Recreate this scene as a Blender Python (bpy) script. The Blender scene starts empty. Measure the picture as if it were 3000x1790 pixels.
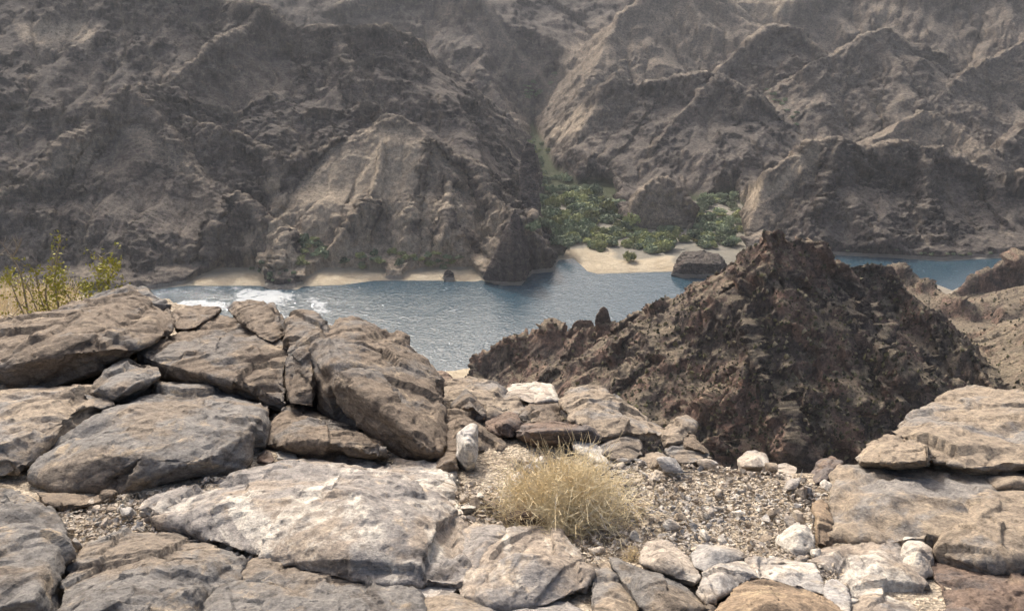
import bpy, bmesh, math, random
import numpy as np
from mathutils import Vector, Matrix

# ------------------------------------------------------------------ camera, sky, sun, exposure
scene = bpy.context.scene
C = scene.collection
PITCH = math.radians(20.0); FPX = 2496.0; CX, CY = 1500.0, 895.0      # photograph is 3000 x 1790
cam_d = bpy.data.cameras.new('camera'); cam = bpy.data.objects.new('camera', cam_d); C.objects.link(cam)
cam.location = (0, 0, 0); cam.rotation_euler = (math.pi/2 - PITCH, 0, 0)
cam_d.sensor_fit = 'HORIZONTAL'; cam_d.angle = 2*math.atan(1500/FPX)
cam_d.clip_start = 0.05; cam_d.clip_end = 6000
scene.camera = cam

SUN_AZ, SUN_EL = math.radians(-24), math.radians(41)
w = bpy.data.worlds.new('World'); scene.world = w; w.use_nodes = True
wn = w.node_tree.nodes; wl = w.node_tree.links
sky = wn.new('ShaderNodeTexSky'); sky.sky_type = 'NISHITA'; sky.sun_disc = False
sky.sun_elevation = SUN_EL; sky.sun_rotation = SUN_AZ
sky.air_density = 1.0; sky.dust_density = 9.0; sky.ozone_density = 1.0
wn['Background'].inputs['Strength'].default_value = 0.15
wl.new(sky.outputs[0], wn['Background'].inputs['Color'])
sd_ = bpy.data.lights.new('sun', 'SUN'); sun = bpy.data.objects.new('sun', sd_); C.objects.link(sun)
sd_.energy = 2.0; sd_.angle = math.radians(2.5); sd_.color = (1.0, 0.985, 0.955)
sdir = Vector((math.sin(SUN_AZ)*math.cos(SUN_EL), math.cos(SUN_AZ)*math.cos(SUN_EL), math.sin(SUN_EL)))
sun.rotation_euler = sdir.to_track_quat('Z', 'Y').to_euler(); sun.location = (0, 0, 80)
scene.view_settings.view_transform = 'Standard'; scene.view_settings.look = 'None'
scene.view_settings.gamma = 1.0; scene.view_settings.exposure = 0.70

RIV = -150.0                                                           # water level below the camera

# ------------------------------------------------------------------ helpers
rng = np.random.default_rng(7); random.seed(7)
CP, SP = math.cos(PITCH), math.sin(PITCH)
def ray(px, py):
    """direction through a photo pixel, scaled to y = 1 -> (x/Y, z/Y)"""
    U = (px-CX)/FPX; V = (CY-py)/FPX
    dy = CP + V*SP; dz = -SP + V*CP
    return U/dy, dz/dy
def P(px, py, Y):
    a, b = ray(px, py); return np.array((a*Y, Y, b*Y))
def atz(px, py, z=RIV):
    a, b = ray(px, py); Y = z/b; return np.array((a*Y, Y, z))
G0, GS = 1.176, 0.18                                                  # foreground ground: z = -(G0 + GS*Y)
def ground_pt(px, py, h=0.0):
    a, b = ray(px, py); Y = (G0-h)/(-b-GS); return np.array((a*Y, Y, b*Y))

_perm = np.random.default_rng(3).permutation(256).astype(np.int32); _perm = np.concatenate([_perm, _perm, _perm])
_g = np.random.default_rng(4).normal(size=(256, 3)).astype(np.float32); _g /= np.linalg.norm(_g, axis=1)[:, None]
def pn(x, y, z):
    """perlin noise, about -0.7..0.7"""
    x = np.asarray(x, np.float32); y = np.asarray(y, np.float32); z = np.asarray(z, np.float32)
    fx, fy, fz = np.floor(x), np.floor(y), np.floor(z)
    xi, yi, zi = fx.astype(np.int32) & 255, fy.astype(np.int32) & 255, fz.astype(np.int32) & 255
    x = x-fx; y = y-fy; z = z-fz
    u = x*x*x*(x*(x*6-15)+10); v = y*y*y*(y*(y*6-15)+10); ww = z*z*z*(z*(z*6-15)+10)
    def gr(dx, dy, dz):
        h = _perm[_perm[_perm[xi+dx]+yi+dy]+zi+dz]
        g = _g[h]
        return g[..., 0]*(x-dx)+g[..., 1]*(y-dy)+g[..., 2]*(z-dz)
    def lx(dy, dz):
        a = gr(0, dy, dz); return a+u*(gr(1, dy, dz)-a)
    def ly(dz):
        a = lx(0, dz); return a+v*(lx(1, dz)-a)
    a = ly(0); return a+ww*(ly(1)-a)
def fbm(p, sc, octv=4, gain=0.5, lac=2.03, off=0.0):
    s = 0.0; a = 1.0; f = 1.0/sc
    for i in range(octv):
        s = s + a*pn(p[:, 0]*f+off+i*17.3, p[:, 1]*f+off*1.7+i*5.1, p[:, 2]*f+i*9.7)
        a *= gain; f *= lac
    return s
def ridged(p, sc, octv=4, gain=0.5, lac=2.03, off=0.0):
    s = 0.0; a = 1.0; f = 1.0/sc
    for i in range(octv):
        s = s + a*(1.0-2.2*np.abs(pn(p[:, 0]*f+off+i*13.3, p[:, 1]*f+off*1.3+i*7.1, p[:, 2]*f+i*3.7)))
        a *= gain; f *= lac
    return s

def mesh_from(name, verts, quads, smooth=True):
    me = bpy.data.meshes.new(name)
    verts = np.ascontiguousarray(verts, np.float32); quads = np.ascontiguousarray(quads, np.int32)
    n, k = quads.shape
    me.vertices.add(len(verts)); me.vertices.foreach_set('co', verts.ravel())
    me.loops.add(n*k); me.loops.foreach_set('vertex_index', quads.ravel())
    me.polygons.add(n); me.polygons.foreach_set('loop_start', np.arange(0, n*k, k, dtype=np.int32))
    me.polygons.foreach_set('use_smooth', np.full(n, smooth, dtype=bool))
    me.update(calc_edges=True); me.validate()
    return me
def obj(name, me, mat, parent=None):
    o = bpy.data.objects.new(name, me); C.objects.link(o)
    if mat is not None:
        me.materials.clear(); me.materials.append(mat)
    if parent is not None: o.parent = parent
    return o
def tag(o, label=None, cat=None, group=None, kind=None):
    if label: o['label'] = label
    if cat: o['category'] = cat
    if group: o['group'] = group
    if kind: o['kind'] = kind
    return o
def empty(name, loc):
    e = bpy.data.objects.new(name, None); C.objects.link(e); e.location = loc; e.empty_display_size = 0.1
    return e
def fattr(me, name, vals):
    a = me.attributes.new(name, 'FLOAT', 'POINT'); a.data.foreach_set('value', np.ascontiguousarray(vals, np.float32))
def gridquads(nr, nc):
    i = np.arange(nr*nc).reshape(nr, nc)
    return np.stack([i[:-1, :-1], i[:-1, 1:], i[1:, 1:], i[1:, :-1]], -1).reshape(-1, 4)
def gridnormals(p):
    dr = np.gradient(p, axis=0); dc = np.gradient(p, axis=1)
    n = np.cross(dc, dr); n /= np.linalg.norm(n, axis=2)[..., None]+1e-9
    return n
def poly_sd(x, y, poly):
    """signed distance to a plan polygon, negative inside"""
    d2 = np.full(x.shape, 1e12, np.float32); ins = np.zeros(x.shape, bool); n = len(poly)
    for i in range(n):
        ax, ay = poly[i][:2]; bx, by = poly[(i+1) % n][:2]
        ex, ey = bx-ax, by-ay; L = ex*ex+ey*ey+1e-9
        t = np.clip(((x-ax)*ex+(y-ay)*ey)/L, 0, 1)
        d2 = np.minimum(d2, (x-ax-t*ex)**2+(y-ay-t*ey)**2)
        if ay != by:
            ins ^= ((ay > y) != (by > y)) & (x < (bx-ax)*(y-ay)/(by-ay)+ax)
    d = np.sqrt(d2); return np.where(ins, -d, d)
def in_poly(px, py, poly):
    return poly_sd(np.asarray(px, float), np.asarray(py, float), poly) < 0

# ------------------------------------------------------------------ materials
class NT:
    def __init__(s, name):
        s.m = bpy.data.materials.new(name); s.m.use_nodes = True; s.t = s.m.node_tree
        s.b = s.t.nodes['Principled BSDF']; s.out = s.t.nodes['Material Output']
    def n(s, typ, **kw):
        nd = s.t.nodes.new(typ)
        for k, v in kw.items():
            if k.startswith('i_'):
                key = k[2:]; key = int(key) if key.isdigit() else key
                nd.inputs[key].default_value = v
            else: setattr(nd, k, v)
        return nd
    def l(s, a, b): s.t.links.new(a, b)
    def noise(s, vec, scale, detail=6, rough=0.6, dist=0.0):
        nd = s.n('ShaderNodeTexNoise'); nd.inputs['Scale'].default_value = scale; nd.inputs['Detail'].default_value = detail
        nd.inputs['Roughness'].default_value = rough; nd.inputs['Distortion'].default_value = dist
        if vec is not None: s.l(vec, nd.inputs['Vector'])
        return nd.outputs['Fac']
    def ramp(s, fac, stops):
        nd = s.n('ShaderNodeValToRGB'); cr = nd.color_ramp
        while len(cr.elements) < len(stops): cr.elements.new(0.5)
        for e, (p_, c) in zip(cr.elements, stops):
            e.position = p_; e.color = (*c, 1) if len(c) == 3 else c
        s.l(fac, nd.inputs['Fac']); return nd.outputs['Color']
    def step(s, fac, lo, hi):
        nd = s.n('ShaderNodeMapRange'); nd.interpolation_type = 'SMOOTHSTEP'
        nd.inputs['From Min'].default_value = lo; nd.inputs['From Max'].default_value = hi
        s.l(fac, nd.inputs['Value']); return nd.outputs['Result']
    def mix(s, fac, a, b, mode='MIX'):
        nd = s.n('ShaderNodeMix', data_type='RGBA', blend_type=mode)
        for sock, v in ((nd.inputs[0], fac), (nd.inputs[6], a), (nd.inputs[7], b)):
            if isinstance(v, (int, float)): sock.default_value = v
            elif isinstance(v, tuple): sock.default_value = (*v, 1)
            else: s.l(v, sock)
        return nd.outputs[2]
    def math(s, op, a, b=0.0):
        nd = s.n('ShaderNodeMath', operation=op)
        for sock, v in ((nd.inputs[0], a), (nd.inputs[1], b)):
            if isinstance(v, (int, float)): sock.default_value = v
            else: s.l(v, sock)
        return nd.outputs[0]
    def attr(s, name):
        nd = s.n('ShaderNodeAttribute', attribute_name=name); return nd.outputs['Fac']
    def mapping(s, vec, scale=(1, 1, 1), rot=(0, 0, 0)):
        nd = s.n('ShaderNodeMapping'); nd.inputs['Scale'].default_value = scale; nd.inputs['Rotation'].default_value = rot
        s.l(vec, nd.inputs['Vector']); return nd.outputs[0]
    def bump(s, h, dist, strength=1.0, prev=None):
        nd = s.n('ShaderNodeBump'); nd.inputs['Distance'].default_value = dist; nd.inputs['Strength'].default_value = strength
        s.l(h, nd.inputs['Height'])
        if prev is not None: s.l(prev, nd.inputs['Normal'])
        return nd.outputs['Normal']

def rock_mat(name, A, B, Cc, white=0.0, grey=0.5, dark=(0.07, 0.055, 0.045)):
    """close-up desert rock: brown base A, grey varnished B, ochre crust C, pale caliche patches"""
    s = NT(name); geo = s.n('ShaderNodeNewGeometry'); pos = geo.outputs['Position']
    oi = s.n('ShaderNodeObjectInfo'); add = s.n('ShaderNodeVectorMath', operation='MULTIPLY_ADD')
    comb = s.n('ShaderNodeCombineXYZ'); s.l(oi.outputs['Random'], comb.inputs[0]); s.l(oi.outputs['Random'], comb.inputs[2])
    s.l(comb.outputs[0], add.inputs[0]); add.inputs[1].default_value = (37, 0, 53); s.l(pos, add.inputs[2])
    v = add.outputs[0]
    vst = s.mapping(v, (1, 1, 2.6), (0.35, 0.25, 0.4))
    n1 = s.noise(v, 2.6, 7, 0.62, 0.4); n2 = s.noise(vst, 7.0, 8, 0.65, 0.6); n3 = s.noise(vst, 28, 8, 0.7); n4 = s.noise(v, 110, 5, 0.7)
    n5 = s.noise(v, 5.0, 6, 0.6, 1.2)
    g = s.step(n1, 0.62-0.28*grey, 0.72-0.28*grey)
    col = s.mix(g, A, B)
    col = s.mix(s.step(n2, 0.55, 0.68), col, Cc)
    col = s.mix(s.math('MULTIPLY', s.step(n5, 0.58, 0.66), 0.55), col, dark)
    if white > 0:
        w1 = s.noise(s.mapping(v, (1, 0.5, 1), (0, 0, 0.5)), 3.2, 8, 0.66, 1.0)
        col = s.mix(s.math('MULTIPLY', s.step(w1, 0.62-0.2*white, 0.70-0.16*white), 0.85), col, (0.62, 0.57, 0.49))
    fine = s.ramp(n3, [(0.28, (0.42, 0.40, 0.39)), (0.5, (0.95, 0.95, 0.95)), (0.72, (1.45, 1.42, 1.36))])
    col = s.mix(1.0, col, fine, 'MULTIPLY')
    spk = s.ramp(n4, [(0.3, (0.55, 0.55, 0.55)), (0.5, (1, 1, 1)), (0.7, (1.35, 1.33, 1.3))])
    col = s.mix(0.8, col, spk, 'MULTIPLY')
    s.l(col, s.b.inputs['Base Color']); s.b.inputs['Roughness'].default_value = 0.85
    s.b.inputs['Specular IOR Level'].default_value = 0.25
    b1 = s.bump(n2, 0.02, 0.5); b2 = s.bump(n3, 0.014, 0.9, b1); b3 = s.bump(n4, 0.004, 0.9, b2)
    s.l(b3, s.b.inputs['Normal']); return s.m

def terrain_mat(name, rockA, rockB, scree, tan, sc=1.0, scrub=0.5):
    """far canyon rock: varnished dark rock on steep faces, paler scree on easy slopes"""
    s = NT(name); geo = s.n('ShaderNodeNewGeometry'); pos = geo.outputs['Position']
    sep = s.n('ShaderNodeSeparateXYZ'); s.l(geo.outputs['Normal'], sep.inputs[0]); nz = sep.outputs[2]
    sp = s.n('ShaderNodeSeparateXYZ'); s.l(pos, sp.inputs[0]); hz = sp.outputs[2]
    n1 = s.noise(pos, 0.028*sc, 7, 0.62, 0.5); n2 = s.noise(s.mapping(pos, (1, 1, 0.45)), 0.11*sc, 8, 0.68, 0.4)
    n3 = s.noise(pos, 0.42*sc, 6, 0.72); n4 = s.noise(pos, 1.7*sc, 4, 0.7)
    col = s.mix(s.step(n1, 0.43, 0.57), rockA, rockB)
    col = s.mix(s.math('MULTIPLY', s.step(n2, 0.52, 0.68), 0.45), col, scree)
    n5 = s.noise(s.mapping(pos, (0.35, 1.0, 1.5), (0.3, 0.75, 0.2)), 0.16*sc, 7, 0.7, 0.7)
    n6 = s.noise(s.mapping(pos, (1.0, 1.0, 0.18)), 0.3*sc, 6, 0.7, 0.3)
    col = s.mix(1.0, col, s.ramp(n5, [(0.38, (0.5, 0.5, 0.52)), (0.46, (0.92, 0.92, 0.92)), (0.57, (1.05, 1.04, 1.02)), (0.63, (1.75, 1.66, 1.55))]), 'MULTIPLY')
    cliff = s.math('SUBTRACT', 1.0, s.step(nz, 0.45, 0.8))
    col = s.mix(cliff, col, s.mix(1.0, col, s.ramp(n6, [(0.35, (0.6, 0.6, 0.62)), (0.5, (1, 1, 1)), (0.65, (1.35, 1.3, 1.22))]), 'MULTIPLY'))
    sl = s.math('ADD', nz, s.math('MULTIPLY', s.math('SUBTRACT', n2, 0.5), 0.9))
    col = s.mix(s.math('MULTIPLY', s.step(sl, 0.70, 0.90), 0.75), col, scree)
    tf = s.math('MULTIPLY', s.attr('tan'), s.step(n2, 0.12, 0.45))
    col = s.mix(tf, col, tan)
    col = s.mix(s.math('MULTIPLY', s.attr('varnish_shade'), s.step(n2, 0.3, 0.6)), col, (0.045, 0.040, 0.039))  # dark rock varnish, plus shade painted into the colour of some faces
    # creosote and scrub specks on the slopes too small to pick apart
    vor = s.n('ShaderNodeTexVoronoi'); vor.inputs['Scale'].default_value = 0.42*sc; s.l(pos, vor.inputs['Vector'])
    dots = s.math('MULTIPLY', s.math('LESS_THAN', vor.outputs['Distance'], 0.30), s.math('MULTIPLY', s.step(nz, 0.5, 0.75), scrub))
    dots = s.math('MULTIPLY', dots, s.step(n1, 0.35, 0.6))
    col = s.mix(dots, col, (0.045, 0.046, 0.024))
    fine = s.ramp(n3, [(0.32, (0.55, 0.55, 0.56)), (0.5, (0.98, 0.98, 0.98)), (0.68, (1.45, 1.42, 1.36))])
    col = s.mix(1.0, col, fine, 'MULTIPLY')
    sp4 = s.ramp(n4, [(0.34, (0.5, 0.5, 0.5)), (0.5, (1, 1, 1)), (0.66, (1.65, 1.6, 1.5))])
    col = s.mix(0.55, col, sp4, 'MULTIPLY')
    gr = s.math('MULTIPLY', s.attr('green'), s.step(n3, 0.1, 0.45))
    col = s.mix(gr, col, (0.055, 0.065, 0.034))
    # pale mineral ring left by the river's changing level
    ring = s.math('SUBTRACT', 1.0, s.step(s.math('ADD', hz, s.math('MULTIPLY', n2, -1.6)), RIV+1.1, RIV+1.5))
    col = s.mix(s.math('MULTIPLY', ring, 0.75), col, (0.34, 0.31, 0.26))
    sandc = s.mix(s.step(n2, 0.3, 0.65), (0.44, 0.36, 0.25), (0.56, 0.48, 0.35))
    col = s.mix(s.attr('sand'), col, sandc)
    s.l(col, s.b.inputs['Base Color']); s.b.inputs['Roughness'].default_value = 0.95
    s.b.inputs['Specular IOR Level'].default_value = 0.1
    b1 = s.bump(n2, 3.5/sc, 0.9); b2 = s.bump(n3, 1.6/sc, 1.0, b1); b3 = s.bump(n4, 0.4/sc, 0.9, b2)
    s.l(b3, s.b.inputs['Normal']); return s.m

M = {}
M['brown'] = rock_mat('brown_rock', (0.188, 0.148, 0.111), (0.174, 0.157, 0.140), (0.30, 0.24, 0.172), grey=0.5)
M['grey'] = rock_mat('grey_rock', (0.222, 0.184, 0.145), (0.198, 0.186, 0.172), (0.34, 0.275, 0.20), grey=0.75)
M['tan'] = rock_mat('tan_rock', (0.30, 0.245, 0.185), (0.245, 0.226, 0.205), (0.385, 0.315, 0.23), grey=0.45)
M['light'] = rock_mat('light_rock', (0.43, 0.37, 0.305), (0.37, 0.35, 0.325), (0.50, 0.43, 0.34), white=0.45, grey=0.6)
M['white'] = rock_mat('white_rock', (0.48, 0.43, 0.36), (0.42, 0.40, 0.38), (0.56, 0.49, 0.39), white=1.0, grey=0.6)
M['slab'] = rock_mat('caliche_slab', (0.335, 0.28, 0.225), (0.285, 0.262, 0.24), (0.43, 0.355, 0.27), white=0.5, grey=0.55)
M['dark'] = rock_mat('dark_rock', (0.185, 0.135, 0.105), (0.16, 0.14, 0.13), (0.28, 0.21, 0.15), grey=0.5)
M['orange'] = rock_mat('orange_rock', (0.30, 0.225, 0.155), (0.25, 0.21, 0.175), (0.38, 0.295, 0.195), grey=0.3)
M['far'] = terrain_mat('canyon_rock', (0.066, 0.056, 0.054), (0.120, 0.101, 0.093), (0.17, 0.148, 0.127), (0.42, 0.345, 0.26))
M['near'] = terrain_mat('near_ridge_rock', (0.095, 0.078, 0.070), (0.20, 0.138, 0.110), (0.235, 0.195, 0.142), (0.29, 0.245, 0.175), sc=1.9, scrub=0.75)
# ------------------------------------------------------------------ plan of the river, beaches and the delta (from the shore lines at water level)
def plan(pts, z=RIV): return [tuple(atz(x, y, z)[:2]) for x, y in pts]
FAR_SHORE = [(-700, 925), (-300, 895), (200, 868), (430, 852), (545, 838), (760, 838), (800, 848), (870, 850), (890, 840), (1000, 836), (1100, 823), (1290, 823),
             (1390, 826), (1410, 822), (1470, 838), (1525, 836), (1540, 822), (1560, 802), (1622, 796), (1630, 775), (1640, 762), (1680, 758), (1720, 796),
             (1750, 803), (1960, 797), (2080, 790), (2200, 770), (2420, 747), (2600, 755), (2760, 766), (2930, 757), (3300, 735), (3800, 720)]
NEAR_SHORE = [(3800, 740), (3300, 750), (2935, 764), (2850, 820), (2790, 850), (2700, 815), (2570, 800), (2400, 850), (2100, 930), (1750, 1000),
              (1440, 1066), (1330, 1085), (1270, 1087), (900, 1090), (400, 1090), (-300, 1070), (-700, 1060)]
RIVER = plan(FAR_SHORE+NEAR_SHORE)
BEACHES = [plan(p, RIV+0.5) for p in (
    [(540, 838), (600, 808), (650, 792), (750, 792), (785, 815), (770, 840)],
    [(890, 842), (905, 815), (950, 792), (1090, 795), (1130, 800), (1110, 826)],
    [(1180, 826), (1200, 800), (1260, 789), (1380, 790), (1405, 815), (1400, 828)])]
DELTA = plan([(1540, 640), (1600, 590), (1720, 545), (1800, 555), (1835, 675), (1900, 690), (2025, 680), (2050, 590), (2150, 570), (2185, 620), (2180, 690),
              (2190, 740), (2130, 800), (1960, 800), (1720, 800), (1640, 735), (1580, 720), (1560, 690)], RIV+1)
GORGE = plan([(1560, 660), (1600, 560), (1578, 480), (1550, 405), (1560, 402), (1620, 500), (1730, 560), (1700, 640)], RIV+6)
SANDBAR = plan([(1650, 735), (1780, 728), (1800, 765), (1880, 765), (1960, 755), (1975, 800), (1740, 806), (1700, 790), (1640, 765)], RIV+0.5)
POOL = plan([(1945, 735), (2010, 733), (2025, 742), (1990, 752), (1950, 750)], RIV+0.2)
_cl = [(-700, 990), (-300, 970), (1350, 950), (1700, 900), (2100, 860), (2300, 800), (2500, 772), (2700, 790), (2930, 760.5), (3300, 742), (3800, 730)]
_clp = np.array([atz(*c) for c in _cl]); _clu = _clp[:, 0]/_clp[:, 1]
def river_mid(u): return np.interp(u, _clu, _clp[:, 1])

_tabs = [np.abs(np.random.default_rng(100+i).normal(size=64)).clip(0, 2).astype(np.float32) for i in range(8)]
def tents(x, y, crests, wob):
    """highest of all ridges: each falls from its crest line in cliffs, then scree, cut by gullies running down from it"""
    z = np.full(x.shape, -1e4, np.float32); tan = np.zeros(x.shape, np.float32)
    for k, c in enumerate(crests):
        pts = [P(*p) for p in c['pts']]; zt = np.full(x.shape, -1e4, np.float32); st = np.zeros(x.shape, np.float32); dt = np.zeros(x.shape, np.float32)
        s0 = 0.0
        for p, q in zip(pts[:-1], pts[1:]):
            ex, ey = q[0]-p[0], q[1]-p[1]; L = math.hypot(ex, ey)+1e-6
            t = np.clip(((x-p[0])*ex+(y-p[1])*ey)/(L*L), 0, 1)
            d = np.sqrt((x-p[0]-t*ex)**2+(y-p[1]-t*ey)**2)
            zc = p[2]+t*(q[2]-p[2])-c['a']*d-c['b']*(1-np.exp(-d/c['c']))
            m = zc > zt
            zt = np.where(m, zc, zt); st = np.where(m, s0+t*L, st); dt = np.where(m, d, dt); s0 += L
        tb = _tabs[k % 8]; ss = st+wob*0.9
        g = np.interp((ss/c['l']) % 64, np.arange(64), tb)*c['g']+np.interp((ss/(c['l']*0.37)+11) % 64, np.arange(64), tb)*c['g']*0.4
        jag = np.interp((ss/(c['l']*0.45)+5) % 64, np.arange(64), _tabs[(k+3) % 8])-0.8
        zt = zt-g*(1-np.exp(-dt/9.0))+jag*c['j']*np.exp(-dt/6.0)
        m = zt > z; z = np.where(m, zt, z); tan = np.where(m, c['tan'], tan)
    return z, tan
def cr(pts, a=0.62, b=9.0, c=5.0, g=4.0, l=15.0, tan=0.0, j=1.6): return dict(pts=pts, a=a, b=b, c=c*1.5, g=g*0.6, l=l, tan=tan*0.5, j=j*(0.4 if l < 9 else 1.0))
def erode(z, dx, iters, K, base):
    """stream-power erosion: rain gathers downhill and cuts branching gullies into the slopes"""
    nr, nc = z.shape; N = nr*nc; z = z.astype(np.float64).copy()
    idx = np.arange(N).reshape(nr, nc)
    offs = [(-1, 0, 1.0), (1, 0, 1.0), (0, -1, 1.0), (0, 1, 1.0), (-1, -1, 1.414), (-1, 1, 1.414), (1, -1, 1.414), (1, 1, 1.414)]
    for it in range(iters):
        best = np.zeros((nr, nc)); rec = idx.copy(); zp = np.pad(z, 1, mode='edge'); ip = np.pad(idx, 1, mode='edge')
        for dr, dc, L in offs:
            zn = zp[1+dr:1+dr+nr, 1+dc:1+dc+nc]; sl = (z-zn)/L
            m = sl > best; best = np.where(m, sl, best); rec = np.where(m, ip[1+dr:1+dr+nr, 1+dc:1+dc+nc], rec)
        rl = rec.ravel().tolist(); order = np.argsort(z.ravel()); A = [1.0]*N
        for i in order[::-1].tolist():
            r = rl[i]
            if r != i: A[r] += A[i]
        f = (K*np.power(np.array(A)*dx*dx, 0.5)/dx).clip(0, 3).tolist(); zl = z.ravel().tolist()
        for i in order.tolist():
            r = rl[i]
            if r != i: zl[i] = (zl[i]+f[i]*zl[r])/(1+f[i])
        z = np.maximum(np.array(zl).reshape(nr, nc), base)
        # scree creep
        zp = np.pad(z, 1, mode='edge'); z = z+0.03*(zp[:-2, 1:-1]+zp[2:, 1:-1]+zp[1:-1, :-2]+zp[1:-1, 2:]-4*z)
    return z
def bilin(F, x0, y0, dx, x, y):
    nr, nc = F.shape; gx = np.clip((x-x0)/dx, 0, nc-1.001); gy = np.clip((y-y0)/dx, 0, nr-1.001)
    i = gx.astype(int); k = gy.astype(int); fx = gx-i; fy = gy-k
    return (F[k, i]*(1-fx)+F[k, i+1]*fx)*(1-fy)+(F[k+1, i]*(1-fx)+F[k+1, i+1]*fx)*fy
_cj = np.random.default_rng(9).random((256, 3)).astype(np.float32); _cv = np.random.default_rng(10).normal(size=(256, 4)).astype(np.float32)
def blocks(p, sc, tilt=0.5, off=0.0):
    """angular broken rock: every cell of a jittered lattice is a tilted facet of its own"""
    q = (p/sc+off).astype(np.float32); f = np.floor(q-0.5); bd = np.full(len(q), 1e9, np.float32); val = np.zeros(len(q), np.float32)
    for dx in (0, 1):
        for dy in (0, 1):
            for dz in (0, 1):
                c = f+np.array((dx, dy, dz), np.float32); ci = c.astype(np.int32) & 255
                h = _perm[_perm[_perm[ci[:, 0]]+ci[:, 1]]+ci[:, 2]]
                r = q-c-0.18-0.64*_cj[h]; d = (r*r).sum(1); m = d < bd
                bd = np.where(m, d, bd); v = _cv[h]
                val = np.where(m, 0.5*v[:, 3]+tilt*(r*v[:, :3]).sum(1), val)
    return val

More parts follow.
